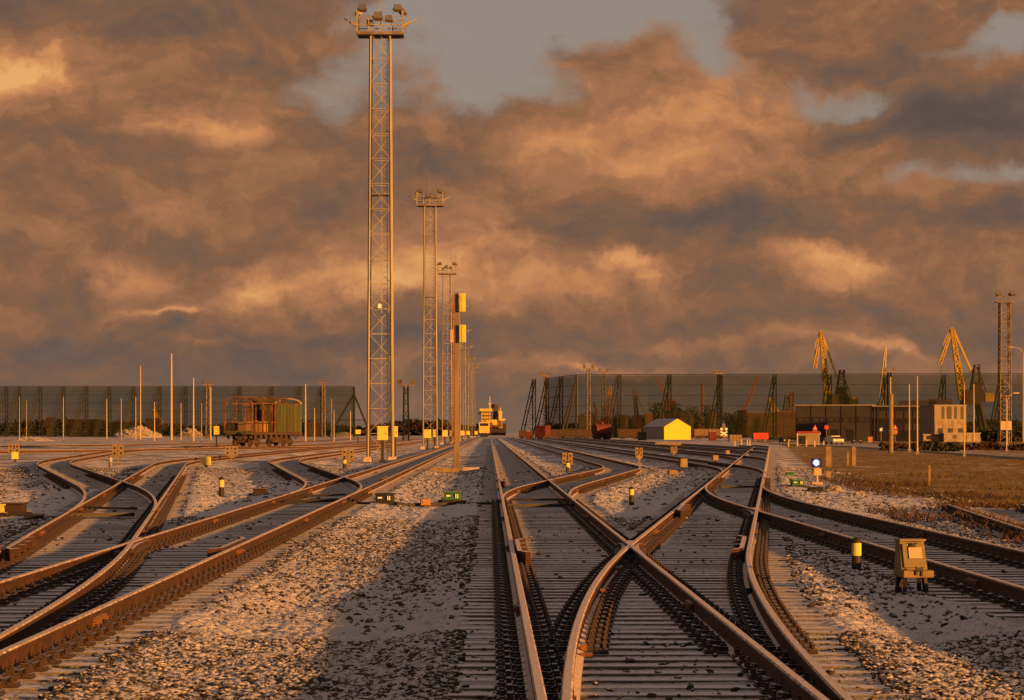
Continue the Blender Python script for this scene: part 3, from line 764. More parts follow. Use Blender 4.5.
marker(221.5,497.5,21,'black marker post with a yellow band beside the dark motor box on the left',5.2)
marker(110.5,467,11,'small marker post with a pale band in front of the curve near the left edge',3.4,('galvdark','cream'))
marker(344.5,469,11,'small marker post with a bright band left of the tallest mast',3.6,('black','yellow'))
marker(567.5,473,12,'small black marker post in front of the twin indicator plates right of the centre track',3.6,('black','yellow'))

# ------------------------------------------------------------------ switch indicators: two upright plates over a lamp box
def indicator(px, pyb, top, lab, lamp=None, wpx=15, mt='yellow'):
    x, y = gp(px, pyb, -.24); s = y/FPX; w_ = wpx*s; H = (pyb-top)*s
    r = empty('switch_indicator', (x, y, -.24), R(random.uniform(-4,10)), lab, 'switch indicator', 'switch indicators with twin plates')
    m = MB(); m.bar((0,0,0),(0,0,H*.6),.07,n=8); m.box((0,0,.05),(.3,.3,.1)); m.build('post','galvdark',r)
    m = MB(); m.box((0,0,H*.42),(w_*.85,.22,.10)); m.box((0,.02,H*.36),(w_*.4,.28,.18)); m.build('crossbar','galvdark',r)
    for sx_ in (-1,1):
        m = MB(); m.box((sx_*w_*.27,0,H*.70),(w_*.40,.05,H*.58)); p = m.build('plate',mt,r)
        for q in (-1, 1):
            m = MB(); m.box((sx_*w_*.27,-.031,H*.70+q*H*.13),(w_*.14,.02,H*.10)); m.build('mark','black',p)
    if lamp:
        m = MB(); m.box((0,-.16,H*.30),(w_*.45,.16,H*.24),tx=.85); m.build('lamp_box',lamp,r,bevel=.01)
IN = [(14,460,443.5,'twin plate indicator at the left edge behind the yellow lantern box',None,12,'indic'),(231.5,462,446,'twin plate indicator below the near end of the wagon',None,14,'indic'),(118,465,444.5,'twin plate indicator behind the small pale banded post near the left edge',None,12,'indic'),
      (348,467,449,'twin plate indicator left of the tallest mast',None,13,'indic'),(567.5,472,452.5,'twin plate indicator with a bright lamp box right of the centre track',"yellow",11,'indic'),
      (639,464,447.5,'rusty twin plate indicator right of the S curved track tip',None,8,'wood_old'),(674,456,446.5,'low pair of plates in front of the yellow tent',None,7,'wood_old')]
for i in IN: indicator(i[0], i[1], i[2], i[3], i[4], i[5], i[6])
def lampbox(px, pyb, wpx, hpx, lab, mt='cream', name='switch_lantern', cat='switch lantern', plate='black'):
    x, y = gp(px, pyb, -.24); s = y/FPX; w_, h_ = wpx*s, hpx*s
    r = empty(name, (x, y, -.24), R(random.uniform(5,25)), lab, cat, 'small lantern boxes beside the turnouts')
    m = MB(); m.box((0,0,h_*.6),(w_,w_*.7,h_*.7),tx=.92,ty=.92); m.build('housing',mt,r,bevel=.01)
    m = MB(); m.bar((0,0,-.02),(0,0,h_*.3),w_*.35); m.build('foot','black',r)
    m = MB(); m.box((0,-w_*.355,h_*.62),(w_*.62,.02,h_*.4)); m.build('lens','galv' if mt=='cream' else mt,r)
for a in [(15,461.5,7,10,'yellow lantern box at the left edge in front of the twin plates','yellow'),(206,468,10,12,'bright yellow low lantern box left of the twin plates below the wagon','yellow'),
          (715,462,6,7,'lantern box beside the right diverging track, nearer of a pair','indic'),(727,457,5,7,'lantern box beside the right diverging track, farther of a pair','indic'),
          (672.5,476,9,6,'flat timber coloured box right of the S curved track tip','wood_old'),(425.3,507.5,10,9,'small orange box between the dark motor box and the green motor box','orange'),
          (683,470,8,12,'upright timber coloured box behind the flat one','wood_old'),(724.5,438,5,4,'orange box beside the level crossing','orange')]:
    lampbox(*a)

# ------------------------------------------------------------------ point motors
def motor(px, pyb, wpx, hpx, lab, mt, marks=True, legs=True):
    x, y = gp(px, pyb, -.25); s = y/FPX; w_, h_ = wpx*s, hpx*s
    r = empty('point_motor', (x, y, -.25), R(random.uniform(-3,3)), lab, 'point motor', 'point motors beside the turnouts')
    m = MB(); m.box((0,0,h_*.2),(w_*1.05,.7,h_*.4)); m.build('base','black',r)
    m = MB(); m.box((0,0,h_*.62),(w_*.92,.5,h_*.55),tx=.96,ty=.85); m.box((0,0,h_*.93),(w_*.99,.58,h_*.12)); c = m.build('cover',mt,r,bevel=.012)
    if marks:
        k = MB(); k.box((-w_*.22,-.262,h_*.68),(w_*.22,.02,h_*.10)); k.box((w_*.20,-.262,h_*.66),(w_*.05,.02,h_*.3)); k.box((w_*.30,-.262,h_*.66),(w_*.05,.02,h_*.3)); k.build('marking','white',c)
    m = MB(); m.bar((-w_*.5,0,h_*.3),(-w_*.8,0,h_*.25),.08,n=8); m.bar((w_*.5,0,h_*.3),(w_*.75,0,h_*.25),.08,n=8); m.build('drive_shaft','clip',r)
motor(452.8,505,18,14,'green painted point motor left of the centre track, with snow on its lid','greenp')
motor(385,507,19,14,'black point motor with pale markings beside the left straight track','black')
motor(260.5,497,15,9,'low dark motor box with a snowy lid beside the striped marker post','clip', False)
motor(797,489,13,10,'green point motor in the snow right of the diverging track','greenp')
motor(815.5,493,16,6,'flat black box beside the green motor on the right','black', False)
motor(790,477,9,5,'far green painted cover half buried in snow on the right','greenp', False)
motor(15,517,22,15,'black point motor with a snowy lid at the left edge','clip', False)
motor(-6,518,18,14,'yellow fronted motor part cut by the left edge','yellow', False)
motor(34,523,20,9,'low dark drive box beside the motor at the left edge','black', False)

# rods and cable ducts that run across the tracks
def crossrods(pts, th, name, lab, m='black', z=-.11):
    mb = MB()
    for (a, b) in pts: mb.bar((a[0],a[1],z), (b[0],b[1],z), th)
    tag(mb.build(name, m), lab, 'point rod', 'rods and channels across the tracks')
def G2(px, py): return gp(px, py, -.12)
crossrods([(G2(511,500),G2(571,500))], .05, 'point_rod', 'front one of the two dark rods between the rails of the centre track')
crossrods([(G2(507,506),G2(577,505.5))], .07, 'point_rod', 'rear and thicker rod between the rails of the centre track near the green motor')
crossrods([(G2(720,487.5),G2(757,487))], .06, 'point_rod', 'dark rod between the rails of the right diverging track')
crossrods([(G2(79,508),G2(137,509))], .05, 'point_rod', 'upper dark rod inside the track near the left edge')
crossrods([(G2(69,516),G2(134,515))], .08, 'point_rod', 'lower dark rod inside the track near the left edge')
crossrods([(G2(288,497),G2(345,495))], .05, 'point_rod', 'upper rod across the left straight track')
crossrods([(G2(284,502.5),G2(338,500.5))], .08, 'point_rod', 'lower rod across the left straight track')
crossrods([(gp(345,504,-.2),gp(372,505,-.2)),(gp(395,506,-.2),gp(445,505,-.2))], .16, 'cable_channel', 'dark channel joining the black motor box and the green motor', 'black', -.22)
crossrods([(gp(462,505.5,-.2),gp(508,505,-.2))], .14, 'cable_channel', 'dark channel from the green motor to the centre track', 'black', -.2)
crossrods([(G2(731,590),G2(770,590))], .10, 'point_rod', 'thick dark coupling bar under the right rail of the diverging curve', 'black', -.15)
# rail brace and heavy insulated joint
def joint(k, side, ya, n, lab, mt='rustbright'):
    f = tracks[k][0]; mb = MB()
    for i in range(n):
        yy = ya+i*.16; x = float(f(yy))+side*.796
        mb.box((x,yy,-.07),(.15,.07,.15)); mb.box((x-.0,yy+.08,-.08),(.11,.05,.12))
    tag(mb.build('rail_joint', mt), lab, 'rail joint')
joint('G', -1, 33.3, 9, 'stack of bright rust ribs clamped to a rail at the left edge')
def braces(k, side, ys, lab):
    f = tracks[k][0]
    for yy, w_ in zip(ys, ('middle','nearest','farthest')):
        mb = MB(); x = float(f(yy))+side*.796; s = -.12*side
        mb.box((x+s*.55,yy,-.10),(.05,.12,.045)); mb.box((x+s*.75,yy,-.16),(.09,.06,.03))
        tag(mb.build('rail_brace', 'rustbright'), w_+' '+lab, 'rail brace', 'rail braces of the diverging curve')
braces('D', -1, [26.2,19.4,30.5], 'small rusty brace against the inner rail of the diverging curve')

# ------------------------------------------------------------------ grey relay box on legs
x, y = gp(912, 597, -.24); s = y/FPX
r = empty('relay_box', (x, y, -.24), R(7), 'grey relay box with a pale plate on its sloping lid and black legs', 'relay box')
lw = 27*s; zt = (597-541)*s; zb = 29*s*.93; 
m = MB(); m.add([(-lw*.50,-.10,zb),(lw*.50,-.10,zb),(lw*.50,.18,zb),(-lw*.50,.18,zb),(-lw*.47,.02,zt),(lw*.47,.02,zt),(lw*.47,.18,zt),(-lw*.47,.18,zt)],[(3,2,1,0),(4,5,6,7),(0,1,5,4),(1,2,6,5),(2,3,7,6),(3,0,4,7)])
m.build('housing','relay',r,bevel=.008)
sl_ = math.atan2(.12, zt-zb); rot = Matrix.Rotation(-sl_,3,'X')
m = MB(); m.box((0,-.055,(zt+zb)/2),(lw*.80,.02,(zt-zb)*.86),rot=rot); lid = m.build('lid','relay',r,bevel=.004)
m = MB(); m.box((lw*.06,-.066,zb+(zt-zb)*.60),(lw*.50,.012,(zt-zb)*.40),rot=rot); m.build('plate','cream',lid)
m = MB(); m.box((0,-.035,zt-.045),(.05,.03,.05)); m.bar((-.04,-.05,zt-.06),(.04,-.05,zt-.02),.015); m.build('hasp','black',lid)
m = MB(); m.box((0,.08,zt+.01),(lw*.98,.24,.022)); m.build('roof','relay',r)
m = MB(); m.box((0,-.05,zb-.03),(lw*1.14,.42,.075)); m.build('tray','wood_old',r,bevel=.008)
m = MB(); m.bar((-.04,-.265,zb+.0),(.04,-.265,zb+.03),.03); m.bar((-.03,-.27,zb-.04),(-.03,-.27,zb+.05),.02); m.bar((.03,-.27,zb-.05),(.03,-.27,zb+.03),.018); m.build('latch','black',r)
for sx_ in (-1,1):
    for sy_ in (-1,1):
        m = MB(); m.bar((sx_*lw*.36,sy_*.10,zb-.06),(sx_*lw*.42,sy_*.14,-.03),.042); m.build('leg','black',r)
m = MB(); m.bar((-.14,0,zb-.06),(-.15,.02,-.04),.07,n=8); m.build('cable_riser','black',r)

# ------------------------------------------------------------------ dwarf signal with its lit lamp, posts on the right
x, y = gp(817, 485, -.25); s = y/FPX
r = empty('dwarf_signal', (x, y, -.25), 0, 'dwarf signal with a lit blue white lamp and a small pale plate', 'signal')
H = 28*s
m = MB(); m.bar((0,0,0),(0,0,H*.9),.08,n=8); m.box((0,0,.05),(.35,.35,.1)); m.build('post','cream',r)
m = MB(); m.box((0,0,H*.80),(.34,.22,.30)); m.bar((-.06,-.12,H*.80),(-.06,-.30,H*.80),.26,.27,n=14); h = m.build('head','black',r)
m = MB(); m.bar((-.06,-.302,H*.80),(-.06,-.318,H*.80),.15,n=14); m.build('lamp','bluel',h)
m = MB(); m.lathe([(.125,0),(.125,.01)],(0,0,0),20); ri = m.build('lamp_halo','halo',h); ri.location = (-.06,-.300,H*.80); ri.rotation_euler = (R(90),0,0)  # thin emitting disc drawn as the lamp's halo, not a fitting
m = MB(); m.box((.02,-.06,H*.47),(7*s,.03,7*s)); m.build('plate','cream',r)
def post(px, pyb, top, wpx, lab, mt='wood_old', name='concrete_post', grp='concrete posts in the grass on the right', cat='post'):
    x, y = gp(px, pyb, -.33); s = y/FPX; H = (pyb-top)*s; w_ = wpx*s
    mb = MB(); mb.box((0,0,H/2),(w_,w_*.7,H),tx=.94,ty=.94); mb.box((0,0,H+w_*.05),(w_*.8,w_*.5,w_*.12),tx=.7,ty=.7)
    tag(mb.build(name, mt, None, (x,y,-.33), R(random.uniform(-6,6)), bevel=w_*.06), lab, cat, grp)
post(828.3,467,446.5,6,'thick pale concrete post standing behind the dwarf signal')
post(828,482,471.5,6,'short stub of a concrete post just right of the dwarf signal')
post(853.5,466.5,447,4.2,'concrete post right of the thick one in the grass')
post(847.8,465.5,451.5,2,'thin stake left of the slimmer concrete post')
post(929.3,486.5,465,2.4,'lone slim pale marker stake in the middle of the grass field')
for i, px in enumerate((741.6,747.4,788.6,797.4,806.4,814.6,823.7,749.9,735)):
    post(px, 446.3+.3*(i % 3), (439.3,439.8,440.8,433.5,439.5,440.5,440.8,440.2,441)[i], 1.3, ['leftmost of the three short pale bollards left of the red barrier','middle one of the three short pale bollards left of the red barrier','pale bollard left of the red roofed hut','taller pale post at the left end of the red roofed hut','bollard in front of the middle of the red roofed hut','bollard in front of the right end of the red roofed hut','bollard between the red roofed hut and the white van','rightmost of the three short pale bollards left of the red barrier','short pale bollard just right of the crossed sign'][i], 'cream', 'bollard', 'short pale bollards along the road', 'bollard')

# ------------------------------------------------------------------ pale lamp and flag poles
def pole(px, pyb, top, wpx, lab, mt='galv', arm=None, Y=None, grp='slim pale poles', tapered=.6):
    if Y is None: x, y = gp(px, pyb, -.3)
    else: y = Y; x = wx(px, Y)
    s = y/FPX; zt = wz(top, y); H = zt+.3
    r = empty('lamp_post' if arm else 'slim_pole', (x, y, -.3), 0, lab, 'lamp post' if arm else 'pole', grp)
    m = MB(); m.bar((0,0,0),(0,0,H),wpx*s,wpx*s*tapered,n=8); m.build('shaft',mt,r)
    m = MB(); m.box((0,0,.15),(wpx*s*2,wpx*s*2,.3)); m.build('base','galvdark',r)
    if arm:
        m = MB(); pts = [(0,0,H),(arm*.3,0,H+.5),(arm*.7,0,H+.75),(arm,0,H+.8)]
        for p, q in zip(pts[:-1],pts[1:]): m.bar(p,q,wpx*s*.5)
        m.build('arm',mt,r); m = MB(); m.box((arm*1.1,0,H+.8),(.7,.3,.14)); m.build('lamp_head','cream',r)
PL = [(140.5,431,366,1.3,'tall slim pole left of the tallest pale pole'),(171.5,434,353.5,2.4,'tallest pale pole on the left, in front of the fence'),(193.5,432,378,1.8,'pale pole right of the tallest pole, above the snowy heap'),
      (210.7,431,387,1.5,'pale pole just left of the wagon'),(63.3,432,397,1.4,'short pole standing clear at the left part of the fence'),(106.7,432,399,1.5,'short thick pole between the spoil heaps and the left edge'),
      (121.2,431,398,1.2,'short thin pole left of the tall slim pole'),(154.5,430,402,1.2,'short thin pole between the two tall poles'),(181,430,403,1.0,'shortest thin pole right of the tallest pole'),(135.7,430,397,1.0,'thin pole touching the tall slim pole'),
      (19.5,431,397,1.0,'thin pole near the left edge'),(26.5,431,400,.8,'second thin pole near the left edge'),(201.5,431,403,1.0,'short thin pole above the pale cabinet left of the wagon'),(305.5,436,384,1.8,'pole at the right end of the wagon'),
      (331.5,431,394,1.6,'pole in front of the right end of the left fence'),(314.5,431,408,1.2,'short pole right of the wagon'),(350.5,431,411,1.2,'short thin pole beside the end frame of the left fence'),(334,431,410,1.0,'short pole next to the pole at the fence end')]
for p in PL: pole(*p, Y=430+3*(int(p[0]) % 37), mt='cream' if p[0] > 130 else 'galv', grp='pale poles in front of the left fence')
PR = [(890.5,453,377,2.0,'tall pale pole with a thick lower part in front of the office'),(909.3,452,384,1.7,'pale pole in front of the middle of the office, nearer the right'),(917.3,455,376,1.8,'tallest pale pole in front of the office'),
      (964.3,457,383,1.4,'pale pole in front of the white panelled building'),(973.8,448,384,1.6,'pale pole right of the white panelled building'),(1006.5,452,395,1.2,'slim pole right of the sturdy mast'),(783.5,438,413,.9,'thin pole left of the red roofed hut')]
for p in PR: pole(*p, mt='cream', grp='pale poles along the road on the right')
m = MB(); H=5.2; m.bar((0,0,0),(0,0,H),.42,.40,n=8); x, y = gp(890.5,453,-.3); 
tag(m.build('utility_pole','wood_old',None,(x,y-.3,-.3)), 'thick short timber pole strapped to the tall pale pole before the office', 'pole')
pole(1023,440,352,1.6,'curved street lamp reaching in at the right edge','galv',-1.8,Y=420,grp='pale poles along the road on the right')
pole(1007.5,455,400,1.0,'low street lamp at the foot of the sturdy mast','cream',.9,Y=300,grp='pale poles along the road on the right')

# ------------------------------------------------------------------ net fences
def net_material():
    m = bpy.data.materials.new('dust_net'); m.use_nodes = True; m.surface_render_method = 'BLENDED' if hasattr(m, 'surface_render_method') else None
    t = NT(m.node_tree); t.n.clear()
    o = t.new('ShaderNodeOutputMaterial'); tr = t.new('ShaderNodeBsdfTransparent'); d = t.new('ShaderNodeBsdfDiffuse')
    g = t.new('ShaderNodeTexCoord')
    d.inputs['Color'].default_value = (.011,.019,.009,1)
    n = t.noise(g.outputs['Object'], .12, 4, .6)
    mx = t.new('ShaderNodeMixShader'); t.put(mx.inputs[0], t.m('MULTIPLY_ADD', n, .16, .50)); t.l.new(tr.outputs[0], mx.inputs[1]); t.l.new(d.outputs[0], mx.inputs[2]); t.l.new(mx.outputs[0], o.inputs[0])
    return m
M['net'] = net_material()
def fence(pts, H, label, towers, depth=5.5, endframe=(0, 1)):
    "pts: ground polyline; towers: list of (x, y)"
    x0, y0 = pts[0]
    r = empty('net_fence', (x0, y0, -.3), 0, label, 'net fence')
    for (a, b) in zip(pts[:-1], pts[1:]):
        a2 = Vector((a[0]-x0, a[1]-y0, 0)); b2 = Vector((b[0]-x0, b[1]-y0, 0)); d = (b2-a2).normalized(); n = Vector((-d.y, d.x, 0))
        m = MB(); m.add([a2+Vector((0,0,.4)), b2+Vector((0,0,.4)), b2+Vector((0,0,H)), a2+Vector((0,0,H))], [(0,1,2,3)])
        m.build('net', 'net', r)
        m = MB()
        for k in range(7): m.bar(a2+Vector((0,0,H*(k+.02)/6+.2)), b2+Vector((0,0,H*(k+.02)/6+.2)), .12 if k < 6 else .22)
        m.build('cables', 'darkgreen', r)
    n_ = Vector((0, 1, 0))
    for (tx, ty) in towers:
        m = MB(); b = Vector((tx-x0, ty-y0, 0)); hw = 1.0
        # vertical lattice column and a raking lattice leg, braced together
        dr = Vector((-.9, -.43, 0))
        top = b+Vector((0,0,H+.3)); foot = b+dr*depth
        for o_ in (-.5, .5):
            oo = Vector((o_,0,0)); m.bar(b+oo, top+oo, .34); m.bar(foot+oo, top+oo-Vector((0,0,H*.02)), .28)
        for i in range(9):
            f0, f1 = i/9, (i+1)/9
            pa, pb = b.lerp(top, f0), foot.lerp(top, f0); pc, pd = b.lerp(top, f1), foot.lerp(top, f1)
            m.bar(pa, pb, .12); m.bar(pa if i % 2 else pb, pd if i % 2 else pc, .13)
            m.bar(pa+Vector((-.5,0,0)), pc+Vector((.5,0,0)), .14)
        m.build('support_tower', 'darkgreen', r)
    return r
YL = 1040
lp = [(wx(-70,YL),YL),(wx(354,YL),YL)]
HL = wz(387,YL)+.3
fence(lp, HL, 'long dark dust net fence on lattice towers across the left background', [(wx(p,YL),YL-1) for p in (-40,-17,7,20,41,64,87,110,134,160,186,208,240,272,300,322)], 6)
# triangular end frame of the left fence
x = wx(354,YL); r = empty('fence_end_frame', (x, YL, -.3), 0, 'triangular dark end frame closing the left net fence', 'fence frame')
m = MB(); m.bar((0,-.5,0),(0,-.5,HL),.9); m.build('column','darkgreen',r)
for dx_ in (-10,7): 
    m = MB(); m.bar((dx_,-.5,0),(0,-.5,HL*.86),.7); m.bar((dx_*.6,-.5,HL*.34),(0,-.5,HL*.34),.3); m.build('stay','darkgreen',r)
YR = 840
xc = wx(578,YR)
HR = wz(375.5,YR)+.3
rp = [(wx(546,900),900),(xc,YR),(wx(1120,YR-20),YR-20)]
fence([(xc,YR),(wx(1120,YR-20),YR-20)], HR, 'long dark dust net fence behind the office and cranes on the right', [(wx(p,YR),YR-2) for p in (619,669,720,774,829,885,943,1000,1060)], 4.6)
fence([rp[0],(xc-.4,YR+.3)], HR, 'short return section of the right net fence, turning away from the viewer', [(wx(534,905),903),(wx(547,898),897),(wx(561,868),866)], 5)
x = wx(576,YR); r = empty('fence_end_frame', (x, YR-1, -.3), 0, 'dark triangular brace at the corner of the right net fence', 'fence frame')
m = MB(); m.bar((0,0,0),(0,0,HR+.2),.7); m.build('column','darkgreen',r)
m = MB(); m.bar((-5.2,-2,0),(0,0,HR*.9),.6); m.bar((-4.0,-2,0),(0,0,HR*.82),.5)
for i in range(6): m.bar((-5.2+.87*i,-2+.33*i,HR*.15*i),(0,0,HR*.15*i),.22)
m.build('stay','darkgreen',r)

# ------------------------------------------------------------------ wagon: open platform with hoops, green box at the far end
Yw = 268; fw = tracks['J'][0]; xw = float(fw(Yw)); slw = float((fw(Yw+1)-fw(Yw-1))/2); 
x2 = wx(262, Yw)
r = empty('maintenance_wagon', (xw, Yw, 0), -math.atan(slw), 'derelict wagon with bare red roof hoops on one half and a faded green box body', 'wagon')
def wpart(mb, name, m, p=r): return mb.build(name, m, p)
L1, L2, fl, ev, W2 = -6.8, 6.8, 1.55, 4.45, 1.5
m = MB(); m.box((0,0,fl-.15),(3.0,L2-L1,.28)); m.box((0,0,fl-.5),(1.0,L2-L1-1,.45))
for i in range(9): m.box((1.48,L1+1+i*1.35,fl-.5),(.08,.5,.5)); m.box((-1.48,L1+1+i*1.35,fl-.5),(.08,.5,.5))
m.box((1.2,0,.75),(.5,2.4,.5)); m.box((-1.2,-1,.75),(.5,1.6,.5)); wpart(m,'underframe','underframe')
m = MB(); m.box((0,L1-.08,fl-.05),(3.02,.12,.35)); wpart(m,'headstock','wgreen')
for sx_ in (-.9,.9):
    m = MB(); m.bar((sx_,L1-.14,fl-.15),(sx_,L1-.55,fl-.15),.16,n=8); m.bar((sx_,L1-.5,fl-.15),(sx_,L1-.58,fl-.15),.42,n=14); m.build('buffer','underframe',r)
for yy in (-4.6,4.2):
    b = MB(); b.box((0,yy,.62),(1.9,2.3,.3)); 
    for sx_ in (-1,1): b.box((sx_*.98,yy,.55),(.14,2.2,.34)); b.box((sx_*1.0,yy-.9,.48),(.2,.3,.4)); b.box((sx_*1.0,yy+.9,.48),(.2,.3,.4))
    bo = b.build('bogie','underframe',r)
    for dy in (-.9,.9):
        for sx_ in (-1,1):
            q = MB(); q.bar((sx_*.72,yy+dy,.475),(sx_*.86,yy+dy,.475),.95,n=20); q.build('wheel','underframe',bo)
def hoop(y, mt='wred', posts=True):
    m = MB(); pts = []
    for i in range(9):
        a = math.pi*i/8; pts.append((-W2*math.cos(a), y, ev+.62*math.sin(a)))
    for p, q in zip(pts[:-1],pts[1:]): m.bar(p,q,.13)
    if posts: m.bar((-W2,y,fl),(-W2,y,ev),.15); m.bar((W2,y,fl),(W2,y,ev),.15)
    m.build('roof_hoop', mt, r)
for y in (L1+.1, L1+2.9, L1+5.2): hoop(y)
m = MB()
for sx_ in (-1,1): m.bar((sx_*W2,L1+.1,ev),(sx_*W2,L2-.2,ev),.1); 
m.bar((0,L1+.1,ev+.62),(0,L2-.2,ev+.62),.09); m.build('roof_rail','wred',r)
m = MB()
for sx_ in (-1,1): m.bar((sx_*W2,L1+.1,fl+1.0),(sx_*W2,1.2,fl+1.0),.07)
m.build('guard_rail','wred',r)
# box body
yb0, yb1 = -.6, 6.7
m = MB(); prof = [(-W2,yb0,fl),(W2,yb0,fl)]+[(W2*math.cos(math.pi*i/8),yb0,ev+.58*math.sin(math.pi*i/8)) for i in range(9)]
m.prism(prof,(0,0,0),(0,.12,0)); m.build('bulkhead','wgreen',r)
m = MB(); m.box((-.15,yb0-.03,fl+1.35),(.72,.05,1.9)); m.build('doorway','black',r)  # flat black panel stands for the shade inside the opening
m = MB(); m.box((W2-.04,(yb0+yb1)/2,(fl+ev)/2),(.08,yb1-yb0-.3,ev-fl)); m.box((-W2+.04,(yb0+yb1)/2,(fl+ev)/2),(.08,yb1-yb0-.3,ev-fl)); m.box((0,yb1-.1,(fl+ev)/2),(3.0,.1,ev-fl)); m.build('side_wall','wgreen',r)
m = MB()
for i in range(6): m.box((W2+.04,yb0+.3+i*.9,(fl+ev)/2),(.10,.09,ev-fl))
m.build('wall_rib','wgreen',r)
m = MB()
for xx in (-W2+.05,-.65,.35,W2-.05): m.box((xx,yb0-.06,(fl+ev)/2),(.12,.08,ev-fl))
m.build('door_frame','wred',r)
for y in (yb0+1.2, yb0+3.0, yb1-.15): hoop(y,'cream' if y > 4 else 'wred',False)
m = MB(); m.box((.0,-1.6,fl+.55),(1.5,1.6,1.1)); m.build('crate_body','orange',r); m = MB(); m.box((-.3,-4.4,fl+.55),(.9,1.2,.9)); m.bar((.6,-3.6,fl),(.6,-3.6,fl+1.2),.5,n=10); m.build('machinery','tank',r)
m = MB(); m.box((.0,yb0-.3,fl+.4),(1.0,.3,.7)); m.build('step_box','orange',r)
m = MB(); 
for yy in (5.5,5.9): m.bar((1.55,yy,fl),(2.1,yy+.2,.1),.06)
for i in range(5): m.bar((1.6+.1*i,5.5,fl-.3*i-.2),(1.6+.1*i,5.95,fl-.3*i-.2),.05)
m.build('steps','rustbright',r)

# ------------------------------------------------------------------ yellow tent
Yt = 620; xt = wx(677.5,Yt)
r = empty('storage_tent', (xt, Yt, -.3), R(20), 'storage tent with a bright yellow gable and grey side', 'tent')
w_, hh, rf, Ln = 6.9, 3.55, 4.95, 12.5
m = MB(); m.prism([(-w_/2,0,0),(w_/2,0,0),(w_/2,0,hh-.5),(0,0,rf),(-w_/2,0,hh-.5)],(0,0,0.1),(0,.08,0)); g = m.build('gable','tent',r)
m = MB()
for i in range(5): m.box((-w_/2+w_*(i+1)/6,-.012,1.5),(.05,.03,2.8))
m.build('seam','tentroof',g) if False else None
m = MB(); m.box((-w_/2+.04,Ln/2+.1,(hh-.5)/2+.1),(.08,Ln,hh-.55)); m.box((w_/2-.04,Ln/2+.1,(hh-.5)/2+.1),(.08,Ln,hh-.55)); m.build('side_wall','tentroof',r)
m = MB()
for sg in (-1,1): m.add([(sg*(w_/2+.1),-.05,hh-.45),(0,-.05,rf+.12),(0,Ln+.1,rf+.12),(sg*(w_/2+.1),Ln+.1,hh-.45),(sg*(w_/2+.1),-.05,hh-.38),(0,-.05,rf+.2),(0,Ln+.1,rf+.2),(sg*(w_/2+.1),Ln+.1,hh-.38)],[(0,1,2,3),(4,5,6,7),(0,1,5,4),(1,2,6,5),(2,3,7,6),(3,0,4,7)])
m.build('roof','tentroof',r)
m = MB(); m.prism([(-w_/2,0,0),(w_/2,0,0),(w_/2,0,hh-.5),(0,0,rf),(-w_/2,0,hh-.5)],(0,Ln+.1,0.1),(0,.08,0)); m.build('rear_gable','tentroof',r)

# ------------------------------------------------------------------ cranes
def px3(pts, Y): return [(wx(a,Y), Y+dy, wz(b,Y)) for a, b, dy in pts]
def jib_crane(name, Y, base, boom, jib, back, label, mt, hanger=None, body=True):
    "base, boom=(foot,tip), jib=(tip,end), back=(tip,low)  all as pixel positions read at distance Y"
    P = lambda p: Vector((wx(p[0],Y), Y, wz(p[1],Y)))
    o = P(base); o.z = -.3
    r = empty(name, tuple(o), 0, label, 'harbour crane', 'harbour cranes beyond the yard')
    q = lambda p: P(p)-o
    m = MB(); lattice_leg(m, q(boom[0]), q(boom[1]), 2.6, .9, 12, .5, .32); m.bar(q(boom[0]), q(boom[0]).lerp(q(boom[1]),.5), 1.4, .9); m.build('boom', mt, r)
    if jib:
        m = MB(); lattice_leg(m, q(jib[0]), q(jib[1]), .6, 1.2, 8, .3, .22); m.bar(q(jib[0])+Vector((-.3,0,.5)), q(jib[0]).lerp(q(jib[1]),.35)+Vector((-1.3,0,0)), .3); m.bar(q(jib[0]).lerp(q(jib[1]),.35)+Vector((-1.3,0,0)), q(jib[1]), .3); m.build('jib', mt, r)
    if back:
        m = MB(); m.bar(q(back[0]), q(back[1]), .8, .6); m.build('stay', mt, r)
    if hanger:
        m = MB(); m.bar(q(hanger[0]), q(hanger[1]), .16); m.box(q(hanger[1]), (1,1,1.4)); m.build('hook_line', 'black', r)
    if body:
        b = q(boom[0]); s = 1.0
        m = MB(); m.box((b.x+4,0,b.z+1.5),(7,5,4.5)); m.box((b.x+5,0,b.z+5.0),(4,3.5,3)); m.build('machine_house','underframe',r)
        m = MB(); lattice_leg(m,(b.x+4.5,0,b.z+3),(b.x+5.2,0,b.z+13),3.4,1.6,4,.45,.25); m.build('a_frame','underframe',r)
        m = MB(); m.box((b.x+9.6,0,b.z+1.0),(3.4,4,3.2)); m.build('counterweight',mt,r)
        m = MB(); m.bar((b.x+9,0,b.z+2),(b.x+5.5,0,b.z+12),.4); m.build('rear_stay','underframe',r)
        m = MB()
        for sx_ in (-1,1):
            for sy_ in (-1,1): m.bar((b.x+3+sx_*2.2,sy_*2.2,b.z),(b.x+3+sx_*5,sy_*5,0),1.1,1.4)
        m.box((b.x+3,0,b.z-.8),(7,7,1.6)); m.build('portal','underframe',r)
jib_crane('harbour_crane', 1000, (834,433), ((828.5,404),(821,331.5)), ((821,331.5),(814.5,368)), ((822,333),(836.5,377)), 'yellow harbour crane above the roof of the office, nearer the middle', 'craney')
jib_crane('harbour_crane', 960, (967,433), ((963,400),(952,328)), ((952.5,328.5),(939.5,364)), ((953.5,330),(972.5,373)), 'yellow harbour crane behind the white panelled building', 'craney', ((941,366),(940,395)))
